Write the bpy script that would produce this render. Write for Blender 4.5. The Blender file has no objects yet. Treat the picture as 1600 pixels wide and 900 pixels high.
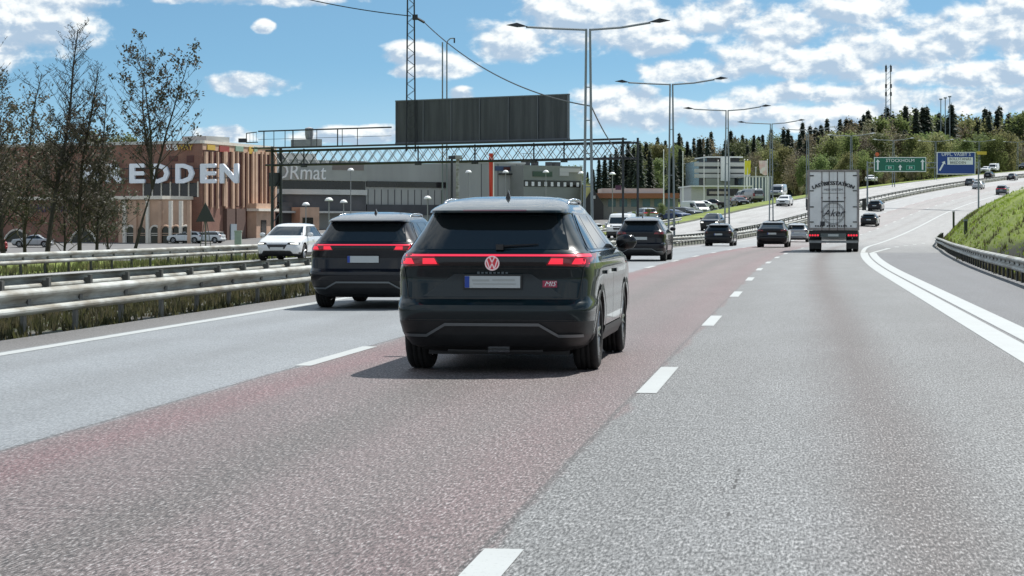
import bpy, bmesh, math, random
import numpy as np
from mathutils import Vector, Matrix, Euler
random.seed(7)
R = math.radians
SC = bpy.context.scene
COL = SC.collection

# ------------------------------------------------------------------ camera
F = 3400.0            # focal length in pixels of a 1600 px wide picture
HOR = 350.0           # row of the horizon
CAMH = 1.4
cd = bpy.data.cameras.new('camera'); cam = bpy.data.objects.new('camera', cd); COL.objects.link(cam)
cam.location = (0, 0, CAMH); cam.rotation_euler = (R(90), 0, 0)
cd.sensor_width = 36; cd.lens = 36 * F / 1600
cd.shift_y = -(450 - HOR) / 1600
cd.clip_start = 0.5; cd.clip_end = 12000
SC.camera = cam

# ------------------------------------------------------------------ light and sky
SUN_AZ, SUN_EL = 40.0, 57.0      # azimuth measured from +Y towards +X
ld = bpy.data.lights.new('sun', 'SUN'); sun = bpy.data.objects.new('sun', ld); COL.objects.link(sun)
ld.energy = 4.2; ld.angle = R(0.55); ld.color = (1.0, 0.965, 0.91)
sd = Vector((math.sin(R(SUN_AZ)) * math.cos(R(SUN_EL)), math.cos(R(SUN_AZ)) * math.cos(R(SUN_EL)), math.sin(R(SUN_EL))))
sun.rotation_euler = sd.to_track_quat('Z', 'Y').to_euler()
SC.view_settings.view_transform = 'Standard'; SC.view_settings.look = 'None'
SC.view_settings.gamma = 1.0; SC.view_settings.exposure = 0.70
try: SC.view_settings.use_curve_mapping = False
except Exception: pass

class NT:
    """small helper around a node tree"""
    def __init__(s, t): s.t = t; s.n = t.nodes; s.l = t.links
    def add(s, typ, **kw):
        n = s.n.new(typ)
        for k, v in kw.items(): setattr(n, k, v)
        return n
    def put(s, sock, v):
        if v is None: return
        if hasattr(v, 'links') or isinstance(v, bpy.types.NodeSocket): s.l.new(v, sock)
        else: sock.default_value = v
    def math(s, op, a, b=None, c=None, clamp=False):
        n = s.add('ShaderNodeMath', operation=op, use_clamp=clamp)
        s.put(n.inputs[0], a); s.put(n.inputs[1], b)
        if c is not None: s.put(n.inputs[2], c)
        return n.outputs[0]
    def mix(s, f, a, b, mode='MIX'):
        n = s.add('ShaderNodeMix', data_type='RGBA', blend_type=mode)
        s.put(n.inputs[0], f); s.put(n.inputs[6], a); s.put(n.inputs[7], b)
        return n.outputs[2]
    def noise(s, vec, scale, detail=4, rough=.55, dist=0.0):
        n = s.add('ShaderNodeTexNoise'); s.put(n.inputs['Vector'], vec)
        n.inputs['Scale'].default_value = scale; n.inputs['Detail'].default_value = detail
        n.inputs['Roughness'].default_value = rough; n.inputs['Distortion'].default_value = dist
        return n.outputs[0]
    def ramp(s, f, a, b, lo=0.0, hi=1.0, smooth=True):
        n = s.add('ShaderNodeMapRange', interpolation_type='SMOOTHSTEP' if smooth else 'LINEAR')
        s.put(n.inputs[0], f); n.inputs[1].default_value = a; n.inputs[2].default_value = b
        n.inputs[3].default_value = lo; n.inputs[4].default_value = hi
        return n.outputs[0]
    def comb(s, x, y, z=0.0):
        n = s.add('ShaderNodeCombineXYZ'); s.put(n.inputs[0], x); s.put(n.inputs[1], y); s.put(n.inputs[2], z)
        return n.outputs[0]
    def sep(s, v):
        n = s.add('ShaderNodeSeparateXYZ'); s.put(n.inputs[0], v); return n.outputs

def build_world():
    w = bpy.data.worlds.new('World'); SC.world = w; w.use_nodes = True
    t = NT(w.node_tree); t.n.clear()
    tc = t.add('ShaderNodeTexCoord'); x, y, z = t.sep(tc.outputs['Generated'])
    sky = t.add('ShaderNodeTexSky', sky_type='NISHITA')
    sky.sun_disc = False; sky.sun_elevation = R(SUN_EL); sky.sun_rotation = R(SUN_AZ)
    sky.altitude = 200; sky.air_density = 1.0; sky.dust_density = 0.3; sky.ozone_density = 2.0
    zz = t.math('ADD', t.math('MULTIPLY', t.math('MAXIMUM', z, 0.0), 1.9), 0.10)
    t.l.new(t.comb(x, y, zz), sky.inputs['Vector'])
    skyc = t.mix(1.0, sky.outputs[0], (0.90, 1.19, 1.14, 1), 'MULTIPLY')
    # direction of the sky in degrees-like units (100 = about 1.68 deg)
    az = t.math('MULTIPLY', t.math('ARCTAN2', x, y), 3400.0)
    el = t.math('MULTIPLY', t.math('ARCSINE', z), 3400.0)
    warp = t.math('SUBTRACT', t.noise(t.comb(t.math('MULTIPLY', az, .012), t.math('MULTIPLY', el, .02)), 1.0, 3), .5)
    azw = t.math('ADD', az, t.math('MULTIPLY', warp, 34.0)); elw = t.math('ADD', el, t.math('MULTIPLY', warp, 15.0))
    blobs = [(70, 34, 112, 66), (0, 60, 90, 60), (330, -2, 75, 15), (450, 2, 110, 12), (385, 135, 72, 19), (413, 43, 18, 12), (640, 84, 54, 24), (690, 102, 60, 22),
             (640, 112, 40, 12), (800, 66, 80, 36), (720, 147, 24, 11), (880, 20, 90, 44), (960, 34, 110, 50), (1020, 60, 60, 30), (560, 212, 110, 16), (350, 212, 60, 14),
             (1120, 30, 80, 36), (1090, 112, 100, 20), (1230, 52, 90, 40), (1200, 92, 100, 34), (1330, 95, 120, 50), (1330, 18, 90, 26), (1440, 72, 120, 46), (1560, 52, 110, 46),
             (1600, 12, 100, 30), (1530, 122, 130, 24), (1270, 150, 150, 22), (960, 150, 60, 22), (1000, 182, 110, 30), (1120, 178, 150, 26), (1320, 185, 160, 26), (1530, 160, 130, 24),
             (1720, 80, 130, 60), (-120, 90, 120, 40), (-260, 20, 150, 40), (1880, 120, 140, 50)]
    m = None; ylow = None
    for (cx, cy, rx, ry) in blobs:
        dx = t.math('DIVIDE', t.math('SUBTRACT', azw, cx - 800.0), float(rx))
        dy = t.math('DIVIDE', t.math('SUBTRACT', elw, HOR - cy), float(ry))
        d = t.math('SUBTRACT', 1.0, t.math('ADD', t.math('MULTIPLY', dx, dx), t.math('MULTIPLY', dy, dy)))
        m = d if m is None else t.math('MAXIMUM', m, d)
        lo = t.math('MULTIPLY', t.math('MAXIMUM', d, 0.0), t.math('MULTIPLY', dy, -1.0))
        ylow = lo if ylow is None else t.math('ADD', ylow, lo)
    p = t.comb(t.math('MULTIPLY', az, .0155), t.math('MULTIPLY', el, .023), 3.3)
    n1 = t.noise(p, 1.0, 8, .55, .15)
    n2 = t.noise(t.comb(t.math('MULTIPLY', t.math('ADD', az, 7.0), .0155), t.math('MULTIPLY', t.math('ADD', el, 11.0), .023), 3.3), 1.0, 8, .55, .15)
    fine = t.math('SUBTRACT', n1, .5)
    dens = t.math('ADD', t.math('MAXIMUM', m, -1.6), t.math('MULTIPLY', fine, 3.3))
    cov = t.ramp(dens, -.25, .62)
    # unseen clouds over the rest of the sky dome, cover raised to add fill light
    q = t.comb(t.math('DIVIDE', x, t.math('ADD', t.math('MAXIMUM', z, 0), .12)), t.math('DIVIDE', y, t.math('ADD', t.math('MAXIMUM', z, 0), .12)), 1.7)
    g = t.ramp(t.noise(q, .9, 8, .6), .40, .52)
    outside = t.math('MAXIMUM', t.ramp(el, 420., 640.), t.ramp(t.math('ABSOLUTE', az), 1100., 1500.))
    cov = t.math('MAXIMUM', t.math('MULTIPLY', cov, t.math('SUBTRACT', 1.0, outside)), t.math('MULTIPLY', g, outside))
    # thin veil towards the horizon on the right
    veil = t.math('MULTIPLY', t.ramp(el, 60., 260., .62, .04), t.ramp(az, -900., 500., .35, 1.0))
    shade = t.ramp(t.math('ADD', t.math('MULTIPLY', t.math('SUBTRACT', n2, n1), 4.6), t.math('MULTIPLY', ylow, .75)), -.50, .50)
    cc = t.mix(shade, (10.4, 10.7, 10.6, 1), (4.6, 5.9, 7.4, 1))
    s1 = t.mix(veil, skyc, (6.6, 8.4, 9.2, 1))
    out = t.mix(t.math('MULTIPLY', cov, .96), s1, cc)
    bg = t.add('ShaderNodeBackground'); t.l.new(out, bg.inputs[0]); bg.inputs[1].default_value = 0.062
    o = t.add('ShaderNodeOutputWorld'); t.l.new(bg.outputs[0], o.inputs[0])
build_world()

# ------------------------------------------------------------------ materials
MATS = {}
def mat(name, col, rough=.6, metal=0., coat=0., noise=0., nscale=4., emit=None, estr=1., spec=.5, bump=0., var=None, nobj=True, stretch=None, trans=0.):
    if name in MATS: return MATS[name]
    m = bpy.data.materials.new(name); m.use_nodes = True; MATS[name] = m
    t = NT(m.node_tree); b = t.n['Principled BSDF']
    b.inputs['Base Color'].default_value = (*col, 1); b.inputs['Roughness'].default_value = rough
    b.inputs['Metallic'].default_value = metal; b.inputs['Coat Weight'].default_value = coat
    b.inputs['Coat Roughness'].default_value = .04; b.inputs['Coat IOR'].default_value = 1.38 if coat >= .8 else 1.5; b.inputs['Specular IOR Level'].default_value = spec
    if trans: b.inputs['Transmission Weight'].default_value = trans
    if noise or bump:
        tc = t.add('ShaderNodeTexCoord'); v = tc.outputs['Object']
        if stretch:
            mp = t.add('ShaderNodeMapping'); mp.inputs['Scale'].default_value = stretch; t.l.new(v, mp.inputs[0]); v = mp.outputs[0]
        n = t.noise(v, nscale, 6, .62)
        if noise:
            c2 = var if var else tuple(c * (1 - noise) for c in col)
            t.l.new(t.mix(t.ramp(n, .32, .68), (*col, 1), (*c2, 1)), b.inputs['Base Color'])
        if bump:
            bn = t.add('ShaderNodeBump'); bn.inputs['Strength'].default_value = bump; bn.inputs['Distance'].default_value = .02
            t.l.new(n, bn.inputs['Height']); t.l.new(bn.outputs[0], b.inputs['Normal'])
    if emit:
        b.inputs['Emission Color'].default_value = (*emit, 1); b.inputs['Emission Strength'].default_value = estr
    return m

def paint(name, col, metal=.0, rough=.32):
    return mat(name, col, rough=rough, metal=metal, coat=1., spec=.12, noise=.06, nscale=1.5)

M = dict(
    teal=paint('paint_teal', (.003, .011, .014)), black=paint('paint_black', (.004, .0045, .006)), white=paint('paint_white', (.62, .64, .65)),
    silver=paint('paint_silver', (.36, .38, .40), .5), grey=paint('paint_grey', (.09, .10, .11), .3), blue=paint('paint_blue', (.02, .05, .14)),
    red=paint('paint_red', (.32, .02, .02)), navy=paint('paint_navy', (.004, .005, .009)),
    glass=mat('dark_glass', (.012, .016, .018), rough=.04, spec=.7), plastic=mat('black_plastic', (.016, .017, .018), rough=.48, noise=.3, nscale=9),
    gloss_black=mat('gloss_black', (.006, .006, .007), rough=.14), tyre=mat('tyre_rubber', (.013, .013, .013), rough=.82, noise=.4, nscale=30, bump=.4),
    rim=mat('alloy', (.42, .43, .44), rough=.28, metal=.9), chrome=mat('chrome_trim', (.62, .64, .66), rough=.18, metal=1.),
    lens_off=mat('dark_red_lens', (.06, .006, .008), rough=.12, coat=.8),
    lens_red=mat('red_lens', (.22, .006, .012), rough=.12, coat=.8), glow=mat('tail_glow', (.6, .01, .03), rough=.3, emit=(1., .03, .06), estr=.5),
    bar=mat('tail_bar_glow', (.5, .03, .06), rough=.25, emit=(1., .05, .10), estr=.5), lamp=mat('headlamp', (.7, .72, .72), rough=.1, emit=(1, .98, .85), estr=1.1, coat=1.),
    plate=mat('plate_white', (.46, .49, .49), rough=.4), platetext=mat('plate_smudge', (.36, .38, .37), rough=.5), eu=mat('plate_blue', (.01, .05, .32), rough=.4),
    galv=mat('galvanised_steel', (.42, .44, .42), rough=.5, metal=.25, noise=.25, nscale=1.2, var=(.18, .165, .13), stretch=(1, .8, 4)),
    post=mat('rail_post_steel', (.16, .16, .15), rough=.6, metal=.4, noise=.4, nscale=3),
    dsteel=mat('dark_steel', (.045, .05, .06), rough=.5, metal=.5, noise=.3, nscale=2), pole=mat('pole_grey', (.20, .23, .25), rough=.5, metal=.5),
    bark=mat('bark', (.05, .042, .035), rough=.9, noise=.5, nscale=6), birch=mat('pale_bark', (.16, .15, .13), rough=.9, noise=.6, nscale=5),
    white_paint=mat('road_paint', (.70, .72, .70), rough=.6), wpaint=mat('white_coating', (.75, .76, .76), rough=.45),
)
def leafmat(name, a, b, sc=1.2):
    m = bpy.data.materials.new(name); m.use_nodes = True
    t = NT(m.node_tree); p = t.n['Principled BSDF']; p.inputs['Roughness'].default_value = .6; p.inputs['Specular IOR Level'].default_value = .25
    tc = t.add('ShaderNodeTexCoord'); oi = t.add('ShaderNodeObjectInfo')
    n = t.noise(tc.outputs['Object'], sc, 4)
    c = t.mix(t.ramp(n, .35, .65), (*a, 1), (*b, 1))
    h = t.add('ShaderNodeHueSaturation'); t.l.new(c, h.inputs['Color'])
    t.l.new(t.math('ADD', .478, t.math('MULTIPLY', oi.outputs['Random'], .035)), h.inputs['Hue'])
    t.l.new(t.math('ADD', .7, t.math('MULTIPLY', oi.outputs['Random'], .6)), h.inputs['Value'])
    t.l.new(h.outputs[0], p.inputs['Base Color'])
    p.inputs['Transmission Weight'].default_value = 0
    tr = t.add('ShaderNodeBsdfTranslucent'); t.l.new(h.outputs[0], tr.inputs[0])
    mx = t.add('ShaderNodeMixShader'); mx.inputs[0].default_value = .45
    o = t.n['Material Output']; t.l.new(p.outputs[0], mx.inputs[1]); t.l.new(tr.outputs[0], mx.inputs[2]); t.l.new(mx.outputs[0], o.inputs[0])
    return m
M['needle'] = leafmat('spruce_needles', (.040, .056, .048), (.06, .078, .05))
M['leaf_olive'] = leafmat('olive_leaves', (.22, .22, .10), (.13, .14, .065))
M['leaf_green'] = leafmat('green_leaves', (.18, .22, .085), (.10, .135, .055))
M['leaf_tan'] = leafmat('tan_buds', (.17, .145, .095), (.10, .085, .055))
M['leaf_dark'] = leafmat('dark_spring_leaves', (.075, .085, .055), (.08, .07, .055), 2.)
M['leaf_brown'] = leafmat('brown_buds', (.11, .095, .07), (.075, .078, .05), 2.)

# ------------------------------------------------------------------ mesh helpers
class MB:
    def __init__(s): s.v = []; s.f = []; s.m = []
    def add(s, vs, fs, mi=0):
        o = len(s.v); s.v += [tuple(v) for v in vs]
        for f in fs: s.f.append(tuple(i + o for i in f)); s.m.append(mi)
    def box(s, c, d, mi=0, rz=0., mtx=None):
        hx, hy, hz = d[0] / 2, d[1] / 2, d[2] / 2
        vs = [Vector((sx * hx, sy * hy, sz * hz)) for sx in (-1, 1) for sy in (-1, 1) for sz in (-1, 1)]
        if rz: vs = [Matrix.Rotation(rz, 3, 'Z') @ v for v in vs]
        if mtx: vs = [mtx @ v for v in vs]
        vs = [v + Vector(c) for v in vs]
        s.add(vs, [(0, 1, 3, 2), (4, 6, 7, 5), (0, 4, 5, 1), (2, 3, 7, 6), (0, 2, 6, 4), (1, 5, 7, 3)], mi)
    def tube(s, p, q, r0, r1=None, n=6, mi=0, caps=True):
        if r1 is None: r1 = r0
        p, q = Vector(p), Vector(q); d = q - p
        if d.length < 1e-6: return
        d.normalize(); a = d.orthogonal().normalized(); b = d.cross(a)
        vs = []
        for c, r in ((p, r0), (q, r1)):
            for i in range(n):
                t = 2 * math.pi * i / n; vs.append(c + a * (r * math.cos(t)) + b * (r * math.sin(t)))
        fs = [(i, (i + 1) % n, n + (i + 1) % n, n + i) for i in range(n)]
        if caps: fs += [tuple(range(n))[::-1], tuple(range(n, 2 * n))]
        s.add(vs, fs, mi)
    def path(s, pts, r, n=6, mi=0):
        for a, b in zip(pts[:-1], pts[1:]): s.tube(a, b, r, n=n, mi=mi)
    def lathe(s, prof, axis='X', c=(0, 0, 0), n=24, mi=0, closed=True):
        vs = []; fs = []
        for i in range(n):
            t = 2 * math.pi * i / n
            for (a, r) in prof:
                if axis == 'X': vs.append((c[0] + a, c[1] + r * math.cos(t), c[2] + r * math.sin(t)))
                elif axis == 'Z': vs.append((c[0] + r * math.cos(t), c[1] + r * math.sin(t), c[2] + a))
                else: vs.append((c[0] + r * math.cos(t), c[1] + a, c[2] + r * math.sin(t)))
        k = len(prof)
        for i in range(n):
            j = (i + 1) % n
            for q in range(k - 1): fs.append((i * k + q, j * k + q, j * k + q + 1, i * k + q + 1))
        s.add(vs, fs, mi)
    def mesh(s, name, mats):
        me = bpy.data.meshes.new(name); me.from_pydata(s.v, [], s.f)
        for m in (mats if isinstance(mats, (list, tuple)) else [mats]): me.materials.append(m)
        if any(s.m): me.polygons.foreach_set('material_index', s.m)
        me.update(); return me
    def build(s, name, mats, parent=None, smooth=False, loc=None, recalc=False):
        me = s.mesh(name, mats)
        if recalc:
            b = bmesh.new(); b.from_mesh(me); bmesh.ops.recalc_face_normals(b, faces=b.faces); b.to_mesh(me); b.free()
        if smooth: me.shade_smooth()
        return link(name, me, parent, loc)

def link(name, me, parent=None, loc=None):
    o = bpy.data.objects.new(name, me); COL.objects.link(o)
    if parent: o.parent = parent
    if loc: o.location = loc
    return o
def tag(o, label, cat, group=None):
    o['label'] = label; o['category'] = cat
    if group: o['group'] = group
    return o
def thing(name, label, cat, loc=(0, 0, 0), rz=0., group=None):
    o = bpy.data.objects.new(name, None); COL.objects.link(o); o.location = loc; o.rotation_euler = (0, 0, rz)
    return tag(o, label, cat, group)
def kids(o): return [c for c in KIDS.get(o.name, [])]
def copy_tree(src, parent=None):
    c = src.copy(); COL.objects.link(c); c.parent = parent
    for ch in list(src.children): copy_tree(ch, c)
    return c
def text_mesh(s, size, ext=.01, align='CENTER', shear=0., sx=1.):
    cu = bpy.data.curves.new('t', 'FONT'); cu.body = s; cu.size = size; cu.extrude = ext; cu.align_x = align; cu.align_y = 'CENTER'; cu.shear = shear; cu.resolution_u = 2
    o = bpy.data.objects.new('t', cu); COL.objects.link(o)
    bpy.context.view_layer.update()
    me = bpy.data.meshes.new_from_object(o.evaluated_get(bpy.context.evaluated_depsgraph_get()))
    bpy.data.objects.remove(o); bpy.data.curves.remove(cu)
    if sx != 1.: me.transform(Matrix.Diagonal((sx, 1, 1, 1)))
    return me
UP = Matrix.Rotation(R(90), 4, 'X')      # text upright, facing -Y
def text(name, s, size, m, parent, loc, ext=.01, rz=0., shear=0., sx=1., bold=0., align='CENTER'):
    me = text_mesh(s, size, ext, align, shear, sx); me.transform(UP); me.materials.clear(); me.materials.append(m)
    o = link(name, me, parent, loc); o.rotation_euler = (0, 0, rz); return o
def sstep(a, b, x):
    t = min(1., max(0., (x - a) / (b - a))); return t * t * (3 - 2 * t)
def lerp(a, b, t): return a + (b - a) * t

# ------------------------------------------------------------------ the road line: s along, lat to the right
TH = math.atan(450 / F); S0, RAD, S1 = 60., 1625., 1300.
def head(s): return TH + (min(max(s, S0), S1) - S0) / RAD
_cs = [(0., 0., 0.)]
_c0 = (S0 * math.sin(TH), S0 * math.cos(TH))
_cc = (_c0[0] + RAD * math.cos(TH), _c0[1] - RAD * math.sin(TH))
def cxy(s):
    if s <= S0: return (s * math.sin(TH), s * math.cos(TH))
    e = min(s, S1); h = head(e); x = _cc[0] - RAD * math.cos(h); y = _cc[1] + RAD * math.sin(h)
    if s > S1: x += (s - S1) * math.sin(h); y += (s - S1) * math.cos(h)
    return (x, y)
def slat(x, y):
    s = x * math.sin(TH) + y * math.cos(TH)
    if s <= S0: return s, x * math.cos(TH) - y * math.sin(TH)
    dx, dy = x - _cc[0], y - _cc[1]; h = math.atan2(dy, -dx)
    return S0 + (h - TH) * RAD, RAD - math.hypot(dx, dy)
def prof(s):
    if s < 150: return 0.
    if s < 270: return .00017 * (s - 150) ** 2
    if s < 800: return 2.448 + .0408 * (s - 270)
    return 2.448 + .0408 * 530 + (s - 800) * .02 * math.exp(-(s - 800) / 500)
def zroad(s, lat):
    b = .045 * sstep(120, 270, s)
    return prof(s) - b * max(-14., min(18., lat + 10))
RL = ([-80, 20, 30, 51, 90, 118, 170, 215, 260, 3000], [3.6, 4.3, 4.6, 5.2, 6.1, 6.6, 6.8, 6.6, 6.4, 6.4])
def raillat(s): return float(np.interp(s, *RL))
LZ = ([-100, 180, 260, 350, 450, 550, 700, 1500, 3000], [-2.5, -2.5, -.6, 3.4, 6.5, 8.5, 9.5, 14, 20])
def ground(s, lat):
    z = zroad(s, lat)
    if lat < -22.2:
        t = sstep(-22.2, -44, lat) if False else sstep(0, 1, (-22.2 - lat) / 20.)
        z = lerp(z, float(np.interp(s, *LZ)), t)
        if lat < -60 and s > 420: z += 2.0 * sstep(-60, -200, lat) * 0
    e = raillat(s) + .25
    if lat > e:
        a = 4.0 * sstep(20, 60, s) * (1 - sstep(205, 245, s)) + .3
        z += a * (1 - math.exp(-(lat - e) / 3.0))
        z += .12 * math.sin(s * .21 + lat * .5) * min(1, (lat - e) / 4) + .08 * math.sin(s * .53 - lat * .9) * min(1, (lat - e) / 4)
        if s > 245: z += -1.5 * sstep(e, e + 25, lat) 
    return z
def P(s, lat, dz=0.):
    x, y = cxy(s); h = head(s)
    return Vector((x + lat * math.cos(h), y - lat * math.sin(h), zroad(s, lat) + dz))
def G(x, y, dz=0.):
    s, lat = slat(x, y); return Vector((x, y, ground(s, lat) + dz))
def at(px, Y): return (px - 800) / F * Y, Y
def zat(py, Y): return CAMH - (py - HOR) / F * Y

def sheet(name, slist, latfun, zf, m, kind='structure', uv=True):
    vs, fs, uvs = [], [], []
    for s in slist:
        for lat in latfun(s):
            x, y = cxy(s); h = head(s)
            vs.append((x + lat * math.cos(h), y - lat * math.sin(h), zf(s, lat))); uvs.append((lat, s))
    k = len(latfun(slist[0]))
    for i in range(len(slist) - 1):
        for j in range(k - 1):
            a = i * k + j; fs.append((a, a + 1, a + k + 1, a + k))
    me = bpy.data.meshes.new(name); me.from_pydata(vs, [], fs); me.materials.append(m)
    ul = me.uv_layers.new(name='UVMap')
    for lp in me.loops: ul.data[lp.index].uv = uvs[lp.vertex_index]
    me.shade_smooth()
    o = link(name, me)
    if kind: o['kind'] = kind
    return o
SL = [-60, -40, -20, 0] + [i * 3. for i in range(1, 300)] + [900 + i * 50. for i in range(1, 42)]

def road_material(name, own=True):
    m = bpy.data.materials.new(name); m.use_nodes = True; t = NT(m.node_tree); b = t.n['Principled BSDF']
    uv = t.add('ShaderNodeUVMap'); lat, s, _ = t.sep(uv.outputs[0])
    n_line = t.noise(t.comb(t.math('MULTIPLY', lat, 1.1), t.math('MULTIPLY', s, .06)), 1.0, 5, .6)
    wob = t.math('MULTIPLY', t.math('SUBTRACT', t.noise(t.comb(t.math('MULTIPLY', lat, 2.), t.math('MULTIPLY', s, .5)), 1., 4), .5), .35)
    la = t.math('ADD', lat, wob)
    if own:
        def band(c, w, soft): 
            return t.ramp(t.math('ABSOLUTE', t.math('SUBTRACT', la, c)), w - soft, w + soft, 1., 0.)
        c = (.185, .195, .205, 1)                         # left lane, bluish worn asphalt
        lane1 = (.200, .220, .235, 1); lane2 = (.150, .114, .113, 1); lane3 = (.156, .163, .164, 1); ramp_c = (.105, .111, .120, 1); sh = (.12, .118, .115, 1)
        c = t.mix(t.ramp(lat, -8.72, -8.60), sh, lane1)
        c = t.mix(t.ramp(la, -4.93, -4.80), c, lane2)
        c = t.mix(t.math('MULTIPLY', band(-4.45, .24, .25), .8), c, (.175, .088, .094, 1))
        c = t.mix(t.math('MULTIPLY', band(-1.75, .25, .3), .6), c, (.15, .092, .096, 1))
        c = t.mix(t.math('MULTIPLY', band(-3.15, .30, .35), .75), c, (.098, .086, .080, 1))
        c = t.mix(t.ramp(la, -1.36, -1.28), c, lane3)
        c = t.mix(t.math('MULTIPLY', band(.55, .30, .36), .95), c, (.092, .078, .074, 1))
        c = t.mix(t.math('MULTIPLY', band(-2.1, .3, .3), .3), c, (.11, .10, .095, 1))
        c = t.mix(t.math('MULTIPLY', band(-6.2, .3, .4), .25), c, (.15, .16, .165, 1)); c = t.mix(t.math('MULTIPLY', band(-7.8, .3, .4), .2), c, (.15, .16, .165, 1))
        c = t.mix(t.math('MULTIPLY', band(2.05, .1, .15), .35), c, (.15, .15, .15, 1))
        c = t.mix(t.math('MULTIPLY', band(-.2, .5, .4), .25), c, (.205, .215, .222, 1))
        rr = t.mix(t.ramp(s, 104, 112), ramp_c, (.17, .175, .175, 1))
        c = t.mix(t.ramp(lat, 2.60, 2.64), c, rr)
        c = t.mix(t.ramp(s, 112, 190, 0., .6), c, (.33, .33, .325, 1))  # distant glare painted in: asphalt colour lightens up the road
        # long lane joints, cross seams and oily spots
        for jl in (-4.84, -1.30, 2.60):
            c = t.mix(t.math('MULTIPLY', t.ramp(t.math('ABSOLUTE', t.math('SUBTRACT', lat, t.math('ADD', jl - .05, t.math('MULTIPLY', wob, .15)))), .008, .03, .7, 0.), t.ramp(s, 20, 60, 1., .2)), c, (.05, .05, .05, 1))
        oil = t.noise(t.comb(t.math('MULTIPLY', lat, 3.2), t.math('MULTIPLY', s, .8), 11.), 1.0, 5, .7)
        c = t.mix(t.math('MULTIPLY', t.ramp(oil, .60, .74, 0., .5), t.math('ADD', band(-.35, .5, .5), band(-3.1, .6, .6))), c, (.06, .06, .06, 1))
        # small black repair marks
        crack = t.math('MULTIPLY', t.ramp(t.math('ABSOLUTE', t.math('SUBTRACT', lat, t.math('ADD', -.345, t.math('MULTIPLY', wob, .12)))), .004, .012, 1., 0.),
                       t.math('MULTIPLY', t.ramp(s, 10.4, 10.5), t.ramp(s, 12.4, 12.6, 1., 0.)))
        crack = t.math('MULTIPLY', crack, t.ramp(t.noise(t.comb(lat, t.math('MULTIPLY', s, 6.)), 1., 2), .48, .54))
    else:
        c = t.mix(t.ramp(n_line, .3, .7), (.34, .345, .34, 1), (.29, .29, .285, 1)); crack = None  # asphalt colour raised to stand in for glare on this road
    gr = t.noise(t.comb(t.math('MULTIPLY', lat, 74.), t.math('MULTIPLY', s, 13.5)), 1.0, 3, .7)
    gr2 = t.noise(t.comb(t.math('MULTIPLY', lat, 16.), t.math('MULTIPLY', s, 4.), 4.), 1.0, 4, .7)
    gk = t.math('MULTIPLY', t.ramp(lat, -5.1, -4.7, .5, 1.0), t.ramp(s, 14, 70, 1.0, .5)) if own else .5
    c = t.mix(t.math('MULTIPLY', t.ramp(gr, .38, .54, 1., 0.), gk), c, t.mix(1., c, (.16, .165, .17, 1), 'MULTIPLY'))
    c = t.mix(t.math('MULTIPLY', t.ramp(gr, .53, .68, 0., .7), gk), c, (.42, .42, .42, 1))
    c = t.mix(t.math('MULTIPLY', t.ramp(gr2, .36, .58, .5, 0.), gk), c, t.mix(1., c, (.45, .45, .45, 1), 'MULTIPLY'))
    c = t.mix(t.ramp(n_line, .35, .65, 0., .4), c, t.mix(1., c, (.75, .74, .74, 1), 'MULTIPLY'))
    blot = t.noise(t.comb(t.math('MULTIPLY', lat, .9), t.math('MULTIPLY', s, .35), 7.), 1.0, 4, .6)
    c = t.mix(t.ramp(blot, .38, .66, 0., .45), c, t.mix(1., c, (1.22, 1.22, 1.24, 1), 'MULTIPLY'))
    if crack is not None: c = t.mix(crack, c, (.008, .008, .008, 1))
    t.l.new(c, b.inputs['Base Color']); b.inputs['Roughness'].default_value = .62; b.inputs['Specular IOR Level'].default_value = .5
    bn = t.add('ShaderNodeBump'); bn.inputs['Strength'].default_value = .35; bn.inputs['Distance'].default_value = .006
    t.l.new(gr, bn.inputs['Height']); t.l.new(bn.outputs[0], b.inputs['Normal'])
    return m

def ground_material():
    m = bpy.data.materials.new('grass_ground'); m.use_nodes = True; t = NT(m.node_tree); b = t.n['Principled BSDF']
    tc = t.add('ShaderNodeTexCoord'); v = tc.outputs['Object']
    uv = t.add('ShaderNodeUVMap'); lat, s, _ = t.sep(uv.outputs[0])
    a = t.mix(t.ramp(t.noise(v, .22, 5), .35, .65), (.19, .25, .04, 1), (.11, .15, .032, 1))
    a = t.mix(t.ramp(t.noise(v, 2.5, 6, .7), .35, .7, 0., .6), a, (.14, .14, .06, 1))
    grav = t.mix(t.noise(v, 30, 3), (.05, .05, .045, 1), (.14, .135, .125, 1))
    grav = t.mix(t.ramp(t.noise(v, 1.3, 5), .42, .62), grav, (.04, .055, .02, 1))
    grav = t.mix(t.ramp(lat, 3., 4.), grav, (.028, .030, .022, 1))  # dark soil along the right rail, with the shade under it painted in
    med = t.math('MULTIPLY', t.ramp(lat, -22.4, -21.8), t.ramp(lat, 6.3, 6.8, 1., 0.))
    c = t.mix(med, a, grav)
    t.l.new(c, b.inputs['Base Color']); b.inputs['Roughness'].default_value = .9; b.inputs['Specular IOR Level'].default_value = .2
    return m
GLAT = [-2500, -1400, -900, -600, -420, -300, -220, -160, -130, -110, -95, -80, -70, -60, -52, -46, -42, -39, -36, -33, -30, -27.5, -25, -23.5, -22.2, -21.2, -16, -11.9, -9.6, -5, 0]
def glat(s):
    e = raillat(s) + .25
    return GLAT + [e - .6, e] + [e + d for d in (.7, 1.5, 2.5, 4, 6, 8, 11, 15, 20, 28, 45, 90, 200, 500, 1100)]
o = sheet('ground', SL, glat, lambda s, l: ground(s, l) - .03, ground_material())
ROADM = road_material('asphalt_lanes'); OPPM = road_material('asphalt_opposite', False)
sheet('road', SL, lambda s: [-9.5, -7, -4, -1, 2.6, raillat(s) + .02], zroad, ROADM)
sheet('opposite_road', SL, lambda s: [-21.2, -18, -15, -11.9], zroad, OPPM)
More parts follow.
